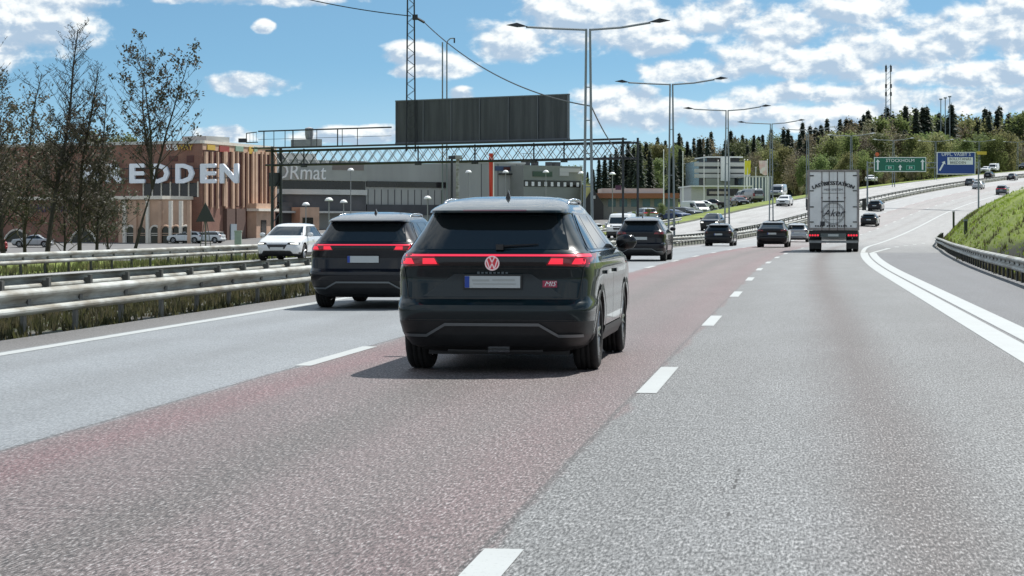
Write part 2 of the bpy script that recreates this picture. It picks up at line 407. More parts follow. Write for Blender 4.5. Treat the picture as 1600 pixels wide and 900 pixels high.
LOTM = mat('car_park_asphalt', (.15, .15, .15), rough=.8, noise=.3, nscale=.6)
sheet('car_park', [196 + 8 * i for i in range(22)], lambda s: [-190, -160, -130, -110, -95, -80, -70, -60, -52, -46], lambda s, l: ground(s, l) + .02, LOTM)

def stripes(name, runs, zo=.004):
    """runs: list of (s0, s1, lat0, lat1) painted quads following the road"""
    mb = MB()
    for (a, b_, l0, l1) in runs:
        n = max(1, int((b_ - a) / 3)); pts = [a + (b_ - a) * i / n for i in range(n + 1)]
        vs = []
        for s in pts:
            f0 = l0(s) if callable(l0) else l0; f1 = l1(s) if callable(l1) else l1
            vs += [P(s, f0, zo), P(s, f1, zo)]
        mb.add(vs, [(2 * i, 2 * i + 1, 2 * i + 3, 2 * i + 2) for i in range(n)])
    o = mb.build(name, PAINT); o['kind'] = 'structure'; return o
def paint_material():
    m = bpy.data.materials.new('road_marking_paint'); m.use_nodes = True; t = NT(m.node_tree); b = t.n['Principled BSDF']
    tc = t.add('ShaderNodeTexCoord'); v = tc.outputs['Object']
    n = t.noise(v, 40, 4, .7); n2 = t.noise(v, 2.2, 5, .6)
    c = t.mix(t.ramp(n, .30, .42, .7, 0.), (.37, .395, .395, 1), (.20, .21, .21, 1))
    c = t.mix(t.ramp(n2, .35, .7, 0., .3), c, (.30, .31, .31, 1))
    t.l.new(c, b.inputs['Base Color']); b.inputs['Roughness'].default_value = .55
    return m
PAINT = paint_material()
stripes('edge_line', [(5, 700, -8.60, -8.40)])
dash = [(9.27 + 12 * k - 3.3, 9.27 + 12 * k, -1.345, -1.175) for k in range(0, 45)]
stripes('lane_line', dash)
dash = [(9.0 + 12 * k, 12.4 + 12 * k, -4.95, -4.78) for k in range(0, 45)]
stripes('far_lane_line', dash)
stripes('gore_line', [(5, 108, 2.23, 2.58), (5, 106, 2.65, 2.99), (108.5, 700, 2.24, 2.46)])
stripes('ramp_line', [(106, 128, lambda s: 2.66 + (s - 106) * .045, lambda s: 2.86 + (s - 106) * .045)] + [(124 + 12 * k, 127 + 12 * k, 3.5 + k * .5, 3.75 + k * .5) for k in range(0, 5)])
stripes('opposite_edge_line', [(5, 700, -20.75, -20.6), (5, 700, -12.5, -12.35)])
stripes('opposite_lane_line', [(8 + 12 * k, 11 + 12 * k, -16.6, -16.45) for k in range(0, 50)])

# ------------------------------------------------------------------ guard rails
WB = [(.0, 0.0), (.03, .005), (.095, .035), (.105, .05), (.105, .075), (.09, .095), (.015, .135), (.0, .16), (.0, .175), (.015, .20), (.09, .24), (.105, .26), (.105, .285), (.095, .30), (.03, .33), (.0, .335)]
def guardrail(name, label, latf, s0, s1, face, top=.62, step=2.0, pm=None, cap=None, group='guard rails along the motorway'):
    t = thing(name, label, 'guard rail', P(s0, latf(s0)), group=group); t.location = (0, 0, 0)
    mb = MB(); ss = []; s = s0
    while s < s1: ss.append(s); s += 2.0 if s < 300 else 6.0
    ss.append(s1)
    vs = []
    jig = lambda s: .003 * math.sin(s * .25)
    for s in ss:
        for (d, z) in WB:
            vs.append(P(s, latf(s) + face * (d + .06), top - .335 + z + jig(s)))
    k = len(WB); fs = []
    for i in range(len(ss) - 1):
        for j in range(k - 1): a = i * k + j; fs.append((a, a + 1, a + k + 1, a + k))
    mb.add(vs, fs); mb.build('beam', M['galv'], t)
    if cap:
        c = MB()
        for a, b in zip(ss[:-1], ss[1:]): c.tube(P(a, latf(a) - face * .02, cap), P(b, latf(b) - face * .02, cap), .05, n=6, caps=False)
        c.build('tube_rail', M['galv'], t)
    posts = []; s = s0 + .5
    while s < s1: posts.append(s); s += step
    for s in posts[:100]:
        p = MB(); h = head(s); q = P(s, latf(s)); rz = -h
        zt = top - .03
        p.box((q.x, q.y, q.z + (zt - .2) / 2), (.05, .11, zt + .2), rz=rz)
        f = P(s, latf(s) + face * .04, top - .17); p.box((f.x, f.y, f.z), (.09, .12, .2), rz=rz)
        p.build('post', pm or M['post'], t)
    if len(posts) > 100:
        p = MB()
        for s in posts[100::2]:
            q = P(s, latf(s)); p.box((q.x, q.y, q.z + top / 2 - .1), (.08, .12, top + .1), rz=-head(s))
        o = p.build('post', pm or M['post'], t); o['kind'] = 'stuff'
    return t
guardrail('guard_rail', 'long galvanised guard rail nearest the left lane, grass growing under it', lambda s: -9.75, 14, 620, +1, top=.58)
guardrail('guard_rail', 'second guard rail of the median, seen from behind with its dark posts in front', lambda s: -11.55, 18, 620, -1, top=.60)
guardrail('guard_rail', 'guard rail on the far verge of the opposite road, green grass below its beam', lambda s: -21.6, 30, 230, +1, top=.60, pm=mat('dark_post', (.06, .065, .05), rough=.8))
guardrail('guard_rail', 'curving guard rail on the right at the foot of the grassy bank', lambda s: raillat(s), 22, 206, -1, top=.60, step=1.6, pm=M['plastic'])

# ------------------------------------------------------------------ grass (uncountable)
def grass(name, spots, h, m):
    mb = MB()
    for (p, hh) in spots:
        for _ in range(3):
            a = random.uniform(0, 6.283); w = .012 + .012 * random.random(); l = hh * random.uniform(.6, 1.3); le = random.uniform(.0, .6) * l
            dx, dy = math.cos(a), math.sin(a)
            b = Vector(p) + Vector((random.uniform(-.05, .05), random.uniform(-.05, .05), -.03))
            mb.add([b + Vector((-dy * w, dx * w, 0)), b + Vector((dy * w, -dx * w, 0)), b + Vector((dx * le, dy * le, l))], [(0, 1, 2)])
    o = mb.build(name, m); o['kind'] = 'stuff'; return o
GR1 = leafmat('verge_grass', (.085, .11, .03), (.13, .12, .06), .7); GR2 = leafmat('bank_grass', (.24, .31, .045), (.15, .21, .035), .5)
GR3 = leafmat('dry_grass', (.075, .085, .035), (.12, .11, .06), 1.5)
sp = []
for _ in range(9000):
    s = 20 + 75 * random.random() ** 1.5; l = random.uniform(-11.75, -9.62)
    if math.sin(s * 1.3) + math.sin(s * 3.1 + 1) + random.uniform(-1.2, 1.2) > -.6: sp.append((P(s, l), random.uniform(.05, .20)))
grass('median_grass', sp, .2, GR3)
sp = []
for _ in range(9000):
    s = random.uniform(40, 190); l = random.uniform(-26, -21.4); x, y = P(s, l)[:2]; sp.append((G(x, y), random.uniform(.1, .32)))
grass('verge_grass', sp, .25, GR1)
sp = []
for _ in range(20000):
    s = random.uniform(38, 232); e = raillat(s) + .2; l = e + 18 * random.random() ** 1.2; x, y = P(s, l)[:2]; sp.append((G(x, y), random.uniform(.05, .13)))
grass('bank_grass', sp, .2, GR2)
sp = []
for _ in range(45):
    s0_ = random.uniform(42, 205); l0_ = raillat(s0_) + .25 + random.uniform(0, 2.2)
    for _ in range(26):
        x, y = P(s0_ + random.gauss(0, .5), l0_ + random.gauss(0, .28))[:2]; sp.append((G(x, y), random.uniform(.10, .24)))
for _ in range(1800):
    s = random.uniform(38, 210); x, y = P(s, raillat(s) + random.uniform(.1, .5))[:2]; sp.append((G(x, y), random.uniform(.1, .3)))
grass('weed_clumps', sp, .3, GR3)

# ------------------------------------------------------------------ cars
T_SUV = [(.20, .30, 4.42, .80, 5), (.26, .12, 4.58, .885, 7), (.36, .05, 4.66, .925, 9), (.50, .01, 4.71, .938, 12), (.60, .0, 4.72, .942, 13), (.645, .008, 4.72, .942, 13), (.70, .075, 4.72, .940, 13),
         (.90, .10, 4.69, .944, 13), (.98, .08, 4.64, .942, 12), (1.035, .065, 4.50, .936, 11), (1.09, .07, 4.18, .920, 10), (1.13, .095, 3.80, .900, 9), (1.17, .145, 3.66, .872, 8),
         (1.25, .20, 3.45, .822, 7.5), (1.34, .265, 3.22, .768, 7), (1.44, .335, 2.96, .712, 7), (1.495, .38, 2.80, .685, 7), (1.508, .205, 2.76, .678, 7), (1.528, .21, 2.70, .668, 7), (1.555, .32, 2.64, .650, 7), (1.585, .50, 2.56, .625, 6.5), (1.615, .74, 2.46, .59, 6),
         (1.645, 1.05, 2.34, .53, 5.5), (1.667, 1.36, 2.22, .42, 5), (1.68, 1.65, 2.05, .22, 4)]
def scaled(tb, sy, sw, sz, z0=0.):
    return [(z * sz + z0, a * sy, b * sy, w * sw, n) for (z, a, b, w, n) in tb]
T_HATCH = scaled(T_SUV, .93, .965, .87)
T_FAST = [(z, (a if z < 1.15 else a + (z - 1.13) * 2.1), b, w * (1 if z < 1.1 else .97), n) for (z, a, b, w, n) in scaled(T_SUV, 1.0, 1.0, .965)]
T_WAGON = scaled(T_SUV, 1.0, .985, .885)
T_SEDAN = [(z, (a if z < .94 else .06 + min(1., (z - .94) / .06) * .75 + max(0, z - 1.0) * 1.9), b, w, n) for (z, a, b, w, n) in scaled(T_SUV, 1.0, .97, .87)]
T_VAN = [(.22, .2, 4.8, .90, 6), (.35, .03, 4.95, .95, 9), (.9, .0, 4.98, .965, 10), (1.1, .01, 4.75, .96, 10), (1.2, .02, 4.3, .95, 10), (1.6, .05, 3.9, .91, 10), (1.9, .09, 3.6, .87, 9), (1.98, .16, 3.4, .82, 8), (2.02, .4, 3.1, .66, 7), (2.04, .9, 2.6, .3, 5)]

T_LOW = [(.18, .30, 4.02, .78, 5), (.25, .10, 4.20, .85, 6), (.36, .03, 4.28, .875, 6.5), (.50, .0, 4.31, .885, 6.5), (.60, .01, 4.30, .888, 6), (.70, .04, 4.24, .888, 5.5), (.76, .05, 4.10, .885, 5.5), (.82, .05, 3.90, .878, 5.5),
         (.87, .05, 3.62, .868, 6), (.91, .06, 3.34, .855, 6), (.95, .07, 3.20, .835, 6), (1.05, .18, 2.98, .785, 6), (1.15, .30, 2.76, .735, 5.5), (1.25, .42, 2.52, .685, 5.5), (1.32, .52, 2.34, .640, 5), (1.345, .40, 2.26, .62, 5), (1.38, .50, 2.14, .57, 5), (1.41, .80, 1.96, .47, 4.5), (1.43, 1.1, 1.8, .25, 4)]
class Surf:
    def __init__(s, tb):
        a = np.array(tb, float); s.z, s.yr, s.yf, s.w, s.n = a.T; s.H = s.z[-1]; s.L = s.yf.max()
    def g(s, z):
        f = lambda c: float(np.interp(z, s.z, c)); return f(s.yr), f(s.yf), f(s.w), f(s.n)
    def rear(s, x, z):
        a, b, w, n = s.g(z); k = min(.995, abs(x) / w); hl = (b - a) / 2
        return (a + b) / 2 - hl * (1 - k ** n) ** (1 / n)
    def front(s, x, z):
        a, b, w, n = s.g(z); k = min(.995, abs(x) / w); hl = (b - a) / 2
        return (a + b) / 2 + hl * (1 - k ** n) ** (1 / n)
    def side(s, y, z):
        a, b, w, n = s.g(z); k = min(.999, abs(y - (a + b) / 2) / ((b - a) / 2)); return w * (1 - k ** n) ** (1 / n)
    def shell(s):
        zs = sorted(set([round(v, 4) for v in list(s.z) + list(np.linspace(s.z[0], s.z[-1], 26))]))
        N = 80; vs = []; fs = []
        ang = []
        for q in range(4):
            for i in range(N // 4):
                u = i / (N // 4); u = u - .055 * math.sin(4 * math.pi * u); ang.append((q + u) * math.pi / 2)
        for z in zs:
            a, b, w, n = s.g(z)
            for t in ang:
                c, d = math.cos(t), math.sin(t); r = (abs(c) ** n + abs(d) ** n) ** (-1 / n)
                vs.append((w * c * r, (a + b) / 2 + (b - a) / 2 * d * r, z))
        for i in range(len(zs) - 1):
            for j in range(N): k = (j + 1) % N; fs.append((i * N + j, i * N + k, (i + 1) * N + k, (i + 1) * N + j))
        fs.append(tuple(range(N))[::-1]); fs.append(tuple(range((len(zs) - 1) * N, len(zs) * N)))
        return vs, fs
def patch(sf, kind, corners, off, nu=8, nv=5, sgn=1, mb=None, mi=0):
    """corners (a,z) bottom-left, bottom-right, top-right, top-left on the rear / front / side skin"""
    mb = mb or MB(); vs = []
    (a0, z0), (a1, z1), (a2, z2), (a3, z3) = corners
    for i in range(nu + 1):
        u = i / nu
        for j in range(nv + 1):
            v = j / nv
            a = (a0 * (1 - u) + a1 * u) * (1 - v) + (a3 * (1 - u) + a2 * u) * v
            z = (z0 * (1 - u) + z1 * u) * (1 - v) + (z3 * (1 - u) + z2 * u) * v
            if kind == 'rear': vs.append((a, sf.rear(a, z) - off, z))
            elif kind == 'front': vs.append((a, sf.front(a, z) + off, z))
            else: vs.append((sgn * (sf.side(a, z) + off), a, z))
    fs = [(i * (nv + 1) + j, (i + 1) * (nv + 1) + j, (i + 1) * (nv + 1) + j + 1, i * (nv + 1) + j + 1) for i in range(nu) for j in range(nv)]
    mb.add(vs, fs, mi); return mb
def wheel_obj(t, x, y, r, tw, sgn, rimm):
    hub = bpy.data.objects.new('wheel', None); COL.objects.link(hub); hub.parent = t; hub.location = (x, y, r)
    a = tw / 2
    ty = MB(); ty.lathe([(-a * .82, r * .66), (-a, r * .74), (-a * .99, r * .9), (-a * .8, r * .985), (-a * .45, r), (-a * .43, r - .008), (-a * .37, r - .008), (-a * .35, r), (-.012, r), (-.010, r - .008), (.010, r - .008), (.012, r),
                         (a * .35, r), (a * .37, r - .008), (a * .43, r - .008), (a * .45, r), (a * .8, r * .985), (a * .99, r * .9), (a, r * .74), (a * .82, r * .66), (-a * .82, r * .66)], n=36)
    ty.build('tyre', M['tyre'], hub, smooth=True)
    ri = MB(); ri.lathe([(-a * .8, r * .67), (-a * .8, r * .62), (a * .7 * sgn if False else a * .2, r * .58), (a * .8, r * .62), (a * .8, r * .67)], n=30)
    ri.lathe([(sgn * a * .3, .0001), (sgn * a * .3, r * .57), (sgn * a * .28, r * .6)], n=24, mi=1)
    for k in range(5):
        for d in (-.13, .13):
            t0 = 2 * math.pi * k / 5 + d
            p = (sgn * a * .62, r * .10 * math.cos(t0), r * .10 * math.sin(t0)); q = (sgn * a * .78, r * .63 * math.cos(t0 + d * .4), r * .63 * math.sin(t0 + d * .4))
            ri.tube(p, q, .024, .017, n=5)
    ri.lathe([(sgn * a * .80, .0001), (sgn * a * .80, .05), (sgn * a * .6, .07)], n=14)
    ri.build('rim', [rimm, M['plastic']], hub, smooth=False)
    return hub

def make_car(name, tb, pm, label, cat='car', style='suv', lit=True, front=True, tail=True, hero=False, group=None, rails=True, wr=.355, tint=None, platem=None):
    sf = Surf(tb); H = sf.H; L = sf.L; W = sf.w.max(); kz = H / 1.68; ky = L / 4.72
    t = thing(name, label, cat, group=group)
    ya, yb = .92 * ky, L - .92 * ky
    low = style == 'low'
    if low: kz = H / 1.68; ya, yb = .76, L - .90
    if style == 'van': ya, yb = 1.0, L - .95
    # body with wheel wells cut out
    vs, fs = sf.shell(); mb = MB(); mb.add(vs, fs)
    me = mb.mesh('body', [pm, M['plastic']])
    zc = .47 * kz if style in ('suv', 'van') else .30
    for p in me.polygons:
        c = p.center
        lim = zc if (c.y < .35 or c.y > L - .3) else .36 * kz
        if c.z < lim: p.material_index = 1
    bm = bmesh.new(); bm.from_mesh(me); bmesh.ops.recalc_face_normals(bm, faces=bm.faces); bm.to_mesh(me); bm.free()
    body = link('body', me, t)
    ra = wr + .05
    cm = MB()
    for y in (ya, yb):
        for sg in (-1, 1):
            n = 28; x0, x1 = sg * (W - .33), sg * (W + .25); vs = []
            for x in (x0, x1):
                for i in range(n):
                    a = 2 * math.pi * i / n; vs.append((x, y + ra * math.cos(a), wr + .01 + ra * math.sin(a)))
            f = [(i, (i + 1) % n, n + (i + 1) % n, n + i) for i in range(n)] + [tuple(range(n))[::-1], tuple(range(n, 2 * n))]
            cm.add(vs, f, 1)
    cme = cm.mesh('c', [pm, M['plastic']]); bm = bmesh.new(); bm.from_mesh(cme); bmesh.ops.recalc_face_normals(bm, faces=bm.faces); bm.to_mesh(cme); bm.free()
    co = link('c', cme)
    md = body.modifiers.new('b', 'BOOLEAN'); md.operation = 'DIFFERENCE'; md.object = co; md.solver = 'EXACT'
    bpy.context.view_layer.update()
    nm = bpy.data.meshes.new_from_object(body.evaluated_get(bpy.context.evaluated_depsgraph_get()))
    body.modifiers.clear(); body.data = nm; bpy.data.objects.remove(co)
    nm.shade_smooth()
    try: nm.set_sharp_from_angle(angle=R(38))
    except Exception: pass
    gl = M['glass']
    if style == 'van': zb, zt = 1.18, 1.72
    elif low: zb, zt = .945, 1.305
    else: zb, zt = 1.165 * kz, 1.488 * kz
    wb, wt = sf.g(zb)[2], sf.g(zt)[2]
    # glazing
    patch(sf, 'rear', [(-wb + .17, zb), (wb - .17, zb), (wt - .075, zt), (-wt + .075, zt)], .004, 16, 8).build('rear_window', gl, t, smooth=True)
    wi = .05 if low else .12
    patch(sf, 'front', [(-wb + wi, zb + .02), (wb - wi, zb + .02), (wt - .04, zt), (-wt + .04, zt)], .004, 16, 6).build('windscreen', gl, t, smooth=True)
    rb, fb = sf.g(zb)[:2]; rt, ft = sf.g(zt)[:2]
    b0, b1 = rb + .30, fb - .22; t0, t1 = rt + .42, ft - .16
    cuts = [(0, .0), (.24, .20), (.60, .58), (1, 1)] if style != 'van' else [(.66, .66), (1, 1)]
    for sg in (-1, 1):
        fr = patch(sf, 'side', [(b0 - .05, zb - .02), (b1 + .06, zb - .02), (t1 + .05, zt + .018), (t0 - .06, zt + .018)], .002, 14, 6, sg) if style != 'van' else None
        if fr: fr.build('window_surround', M['gloss_black'], t, smooth=True)
        for (ca, ta), (cb, tb2) in zip(cuts[:-1], cuts[1:]):
            g = .022
            patch(sf, 'side', [(b0 + (b1 - b0) * ca + g, zb), (b0 + (b1 - b0) * cb - g, zb), (t0 + (t1 - t0) * tb2 - g, zt), (t0 + (t1 - t0) * ta + g, zt)], .006, 8, 6, sg).build('side_window', gl, t, smooth=True)
        # door gaps and handles
        if front or hero:
            sm = MB()
            for yv in (b0 + (b1 - b0) * .24, b0 + (b1 - b0) * .60, b1 + .02):
                patch(sf, 'side', [(yv - .005, .42 * kz), (yv + .005, .42 * kz), (yv + .005, zb - .03), (yv - .005, zb - .03)], .002, 1, 10, sg, sm)
            sm.build('door_seam', M['plastic'], t)
            for yv in (b0 + (b1 - b0) * .30, b0 + (b1 - b0) * .66):
                h = MB(); h.box((sg * (sf.side(yv, .93 * kz) + .012), yv, .93 * kz), (.03, .2, .035)); h.build('door_handle', pm, t)
        if style == 'suv':
            for y in (ya, yb):
                am = MB(); n = 22; vs = []
                for i in range(n + 1):
                    a = math.pi * (-.10 + 1.20 * i / n)
                    for rr in (ra - .005, ra + .055):
                        yy, zz = y + rr * math.cos(a), wr + .01 + rr * math.sin(a); zz = max(.22, zz)
                        vs.append((sg * (sf.side(min(max(yy, .1), L - .1), zz) + .012), yy, zz))
                am.add(vs, [(2 * i, 2 * i + 1, 2 * i + 3, 2 * i + 2) for i in range(n)])
                am.build('wheel_arch_trim', M['plastic'], t, smooth=True)
            patch(sf, 'side', [(ya + ra + .02, .26), (yb - ra - .02, .26), (yb - ra - .02, .40 * kz), (ya + ra + .02, .40 * kz)], .010, 8, 3, sg).build('sill_trim', M['plastic'], t, smooth=True)
        # mirror
        mm = MB(); ym = fb - .42; xm = sf.side(ym, zb) + .02
        prof_m = [(0, .02), (.02, .062), (.10, .085), (.18, .075), (.22, .02)]
        vs = []
        for (d, r) in prof_m:
            for i in range(10):
                a = 2 * math.pi * i / 10; vs.append((sg * (xm + d), ym + r * .75 * math.cos(a) + .03, zb + .045 + r * math.sin(a)))
        mm.add(vs, [(i * 10 + j, i * 10 + (j + 1) % 10, (i + 1) * 10 + (j + 1) % 10, (i + 1) * 10 + j) for i in range(4) for j in range(10)] + [tuple(range(40, 50))])
        mo = mm.build('wing_mirror', M['gloss_black'] if hero else pm, t, smooth=True)
        if rails and style == 'suv':
            rl = MB(); pts = []
            for i in range(13):
                u = i / 12; y = rt + .62 + (ft - rt - 1.0) * u; zz = 1.585 * kz + .055 * math.sin(math.pi * u) ** .35 * kz
                pts.append((sg * (sf.side(y, 1.585 * kz) - .02), y, zz))
            rl.path(pts, .017, n=6); rl.build('roof_rail', M['chrome'], t, smooth=True)
    for y in (ya, yb):
        for sg in (-1, 1): wheel_obj(t, sg * (W - .135), y, wr, .235, sg, M['rim'])
    # rear lights
    g, rd = (M['glow'] if tail else M['lens_red']), (M['lens_red'] if tail else M['lens_off'])
    zl0, zl1 = 1.015 * kz, 1.125 * kz
    wl = sf.g(zl0)[2]
    if style == 'van': zl0, zl1 = .95, 1.35
    if style == 'suv' or style == 'fast':
        for sg in (-1, 1):
            c = [(sg * .50, zl0), (sg * (wl - .012), zl0 - .015), (sg * (wl - .020), zl1), (sg * .56, zl1 - .01)]
            lo = patch(sf, 'rear', c, .006, 10, 4).build('tail_light', rd, t, smooth=True)
            patch(sf, 'side', [(.10, zl0 - .0), (.42, zl1 - .05), (.40, zl1), (.10, zl1 + .005)], .006, 6, 4, sg).build('tail_light', rd, t, smooth=True)
            for (xa, xb) in ((.52, .66), (.74, wl - .045)):
                patch(sf, 'rear', [(sg * xa, zl0 + .012), (sg * xb, zl0 + .012), (sg * xb, zl0 + .066), (sg * (xa + .03), zl0 + .066)], .010, 4, 3).build('lamp_unit', g, lo, smooth=True)
        if hero or (style == 'suv' and tail):
            patch(sf, 'rear', [(-wl + .10, zl1 - .026), (wl - .10, zl1 - .026), (wl - .10, zl1 - .006), (-wl + .10, zl1 - .006)], .012, 20, 2).build('light_bar', M['bar'], t, smooth=True)
            patch(sf, 'rear', [(-.50, zl0 - .004), (.50, zl0 - .004), (.56, zl1 - .035), (-.56, zl1 - .035)], .005, 16, 3).build('lamp_panel', M['gloss_black'], t, smooth=True)
            if hero:
                patch(sf, 'side', [(.12, zl1 - .03), (.36, zl1 - .028), (.36, zl1 - .004), (.12, zl1 - .004)], .010, 6, 2, 1).build('light_bar', M['bar'], t, smooth=True)
    else:
        for sg in (-1, 1):
            c = [(sg * (wl - .26), zl0 - .06), (sg * (wl - .015), zl0 - .06), (sg * (wl - .03), zl1), (sg * (wl - .18), zl1)]
            lo = patch(sf, 'rear', c, .006, 8, 4).build('tail_light', rd, t, smooth=True)
    zp = .86 * kz
    pc = [(-.26, zp - .055), (.26, zp - .055), (.26, zp + .055), (-.26, zp + .055)]
    yp = sf.rear(.26, zp) - .03
    pl = MB(); pl.box((0, yp, zp), (.52, .012, .11)); po = pl.build('number_plate', M['plate'], t)
    pl = MB(); pl.box((-.238, yp - .008, zp), (.042, .004, .106)); pl.build('blue_band', M['eu'], po)
    # front end
    if front:
        zf0, zf1 = (.60, .70) if low else (.78 * kz, .93 * kz)
        wf = sf.g(zf0)[2]
        for sg in (-1, 1):
            lo = patch(sf, 'front', [(sg * (wf - .50), zf0 + .03), (sg * (wf - .02), zf0), (sg * (wf - .03), zf1 + .02), (sg * (wf - .46), zf1)], .008, 8, 4).build('headlight', M['gloss_black'], t, smooth=True)
            patch(sf, 'front', [(sg * (wf - .38), zf0 + .045), (sg * (wf - .12), zf0 + .03), (sg * (wf - .12), zf1 - .01), (sg * (wf - .36), zf1 - .02)], .014, 4, 3).build('lamp_unit', M['lamp'] if lit else M['chrome'], lo, smooth=True)
        gz0, gz1 = (.46, .63) if low else (.60 * kz, .84 * kz)
        patch(sf, 'front', [(-.30, gz0), (.30, gz0), (.40, gz1), (-.40, gz1)], .008, 10, 4).build('grille', M['gloss_black'], t, smooth=True)
        patch(sf, 'front', [(-.62, .30 * kz), (.62, .30 * kz), (.52, .46 * kz), (-.52, .46 * kz)], .010, 10, 4).build('air_intake', M['plastic'], t, smooth=True)
        pl = MB(); pl.box((0, sf.front(.26, .55 * kz) + .035, .55 * kz), (.52, .012, .11)); pl.build('number_plate', M['plate'], t)
    # shark fin
    fm = MB(); yf_ = float(np.interp(H - .03, sf.z, sf.yr)) + .05
    fm.add([(-.035, yf_ - .02, H - .06), (.035, yf_ - .02, H - .06), (0, yf_ + .26, H - .045), (0, yf_ + .0, H + .055), (0, yf_ + .05, H + .045)], [(0, 1, 3), (1, 2, 4, 3), (2, 0, 3, 4), (0, 2, 1)])
    fm.build('antenna_fin', M['gloss_black'], t)
    # rear wiper and bumper trim
    if style in ('suv', 'hatch', 'fast'):
        tr = MB(); zt_ = .47 * kz
        pts = [(-W + .10, .36 * kz), (-.62, .36 * kz), (-.44, .465 * kz), (.44, .465 * kz), (.62, .36 * kz), (W - .10, .36 * kz)]
        for (xa, za), (xb, zb_) in zip(pts[:-1], pts[1:]):
            patch(sf, 'rear', [(xa, za - .014), (xb, zb_ - .014), (xb, zb_ + .014), (xa, za + .014)], .022, 8, 1, mb=tr)
        tr.build('bumper_trim', mat('satin_trim', (.20, .22, .23), rough=.35, metal=.6) if hero or style == 'suv' else M['plastic'], t, smooth=True)
    return t

def put_car(t, px=None, Y=None, s=None, lat=None, away=True, dz=0., yaw=0.):
    if px is not None:
        x, y = at(px, Y); s, lat = slat(x, y)
    if not away: s += 4.4
    p = P(s, lat, dz); h = head(s); sl = math.atan((zroad(s + 2, lat) - zroad(s - 2, lat)) / 4)
    t.location = p; t.rotation_euler = (sl if away else -sl, 0, -h + yaw + (0 if away else math.pi))
    return s, lat

# the main car
hero = make_car('suv', T_SUV, M['teal'], 'dark green-black SUV with glowing red light bar, nearest vehicle, in the middle lane', 'suv', 'suv', hero=True, front=False)
put_car(hero, px=768, Y=20.2)
sf = Surf(T_SUV)
def on_rear(x, z, off): return (x, sf.rear(x, z) - off, z)
# badge
b = MB(); cx, cz, yy = .0, 1.035, sf.rear(0, 1.035) - .022
rg = lambda r0, r1, d, n=32: [(d, r0), (d - .006, r0), (d - .006, r1), (d, r1)]
b.lathe([(0, .056), (-.010, .058), (-.010, .068), (0, .070)], axis='Y', c=(cx, yy, cz), n=32)
bo = b.build('badge', mat('badge_glow', (.75, .60, .62), rough=.25, emit=(1, .7, .7), estr=.06), hero)
d = MB(); d.lathe([(0.004, .0001), (.002, .062)], axis='Y', c=(cx, yy, cz), n=32); d.build('badge_disc', mat('badge_red', (.30, .03, .04), rough=.3, emit=(1, .05, .08), estr=.10), bo)
d = MB()
def stroke(x0, z0, x1, z1, w=.013):
    dx, dz = x1 - x0, z1 - z0; l = math.hypot(dx, dz); nx, nz = -dz / l * w / 2, dx / l * w / 2
    q = [(cx + x0 + nx, yy - .012, cz + z0 + nz), (cx + x0 - nx, yy - .012, cz + z0 - nz), (cx + x1 - nx, yy - .012, cz + z1 - nz), (cx + x1 + nx, yy - .012, cz + z1 + nz)]
    d.add(q + [(a, y + .006, c) for a, y, c in q], [(0, 1, 2, 3), (0, 4, 5, 1), (1, 5, 6, 2), (2, 6, 7, 3), (3, 7, 4, 0)])
for a in (-1, 1):
    stroke(a * .023, .055, 0, .008, .012); stroke(a * .050, .031, a * .022, -.053, .011); stroke(a * .022, -.053, a * .001, -.004, .011)
d.build('emblem', MATS['badge_glow'], bo)
# faint model lettering is unreadable in the photo: a row of small chrome marks
lt = MB()
for i in range(8):
    x = -.135 + i * .038; lt.box(on_rear(x, .945, .006), (.022, .006, .016 if i % 3 else .022))
lt.build('lettering', mat('dull_chrome', (.09, .11, .12), rough=.3, metal=.9), hero)
# plate smudges (the plate is blurred in the photograph)
pm_ = MB(); yp = sf.rear(.26, .86) - .0375
for (x0, x1, z0, z1) in ((-.19, -.03, .868, .885), (.0, .21, .872, .888), (-.18, .22, .838, .848)): pm_.box(((x0 + x1) / 2, yp, (z0 + z1) / 2), (x1 - x0, .003, z1 - z0))
pm_.build('plate_print', M['platetext'], hero)
ph = MB(); ph.box((0, sf.rear(.26, .86) - .018, .862), (.555, .02, .135)); ph.build('plate_holder', M['plastic'], hero)
patch(sf, 'rear', [(-.66, .725), (.66, .725), (.36, .935), (-.36, .935)], .004, 14, 5).build('plate_recess', mat('recess_paint', (.012, .020, .024), rough=.45), hero, smooth=True)
sb = MB(); x = .535; z = .842; y = sf.rear(x, z) - .010; sb.box((x, y, z), (.135, .006, .062)); so = sb.build('sticker', mat('sticker_red', (.34, .03, .07), rough=.4), hero)
so['label'] = 'small red sticker with white slanted lettering'
text('sticker_text', 'MIS', .062, M['wpaint'], so, (x, y - .006, z), ext=.001, shear=.35, sx=1.15)
# tailgate shut line, wiper, reflectors, exhaust, lower valance
sm = MB(); patch(sf, 'rear', [(-.80, .700), (.80, .700), (.80, .712), (-.80, .712)], .003, 16, 1, mb=sm)
for sg in (-1, 1): patch(sf, 'rear', [(sg * .795, .71), (sg * .805, .71), (sg * .86, 1.01), (sg * .85, 1.01)], .003, 1, 8, mb=sm)
patch(sf, 'rear', [(-.86, .985), (.86, .985), (.86, .993), (-.86, .993)], .003, 20, 1, mb=sm)
patch(sf, 'rear', [(-.86, .505), (.86, .505), (.86, .511), (-.86, .511)], .003, 20, 1, mb=sm)
sm.build('tailgate_seam', M['plastic'], hero)
wp = MB(); wp.tube((.08, sf.rear(.08, 1.20) - .03, 1.195), (.42, sf.rear(.42, 1.215) - .022, 1.212), .010, .006); wp.box((.06, sf.rear(.06, 1.18) - .02, 1.185), (.07, .05, .05)); wp.build('rear_wiper', M['plastic'], hero)
ex = MB(); ex.box((.0, .30, .235), (.9, .10, .07)); ex.build('diffuser', M['plastic'], hero)
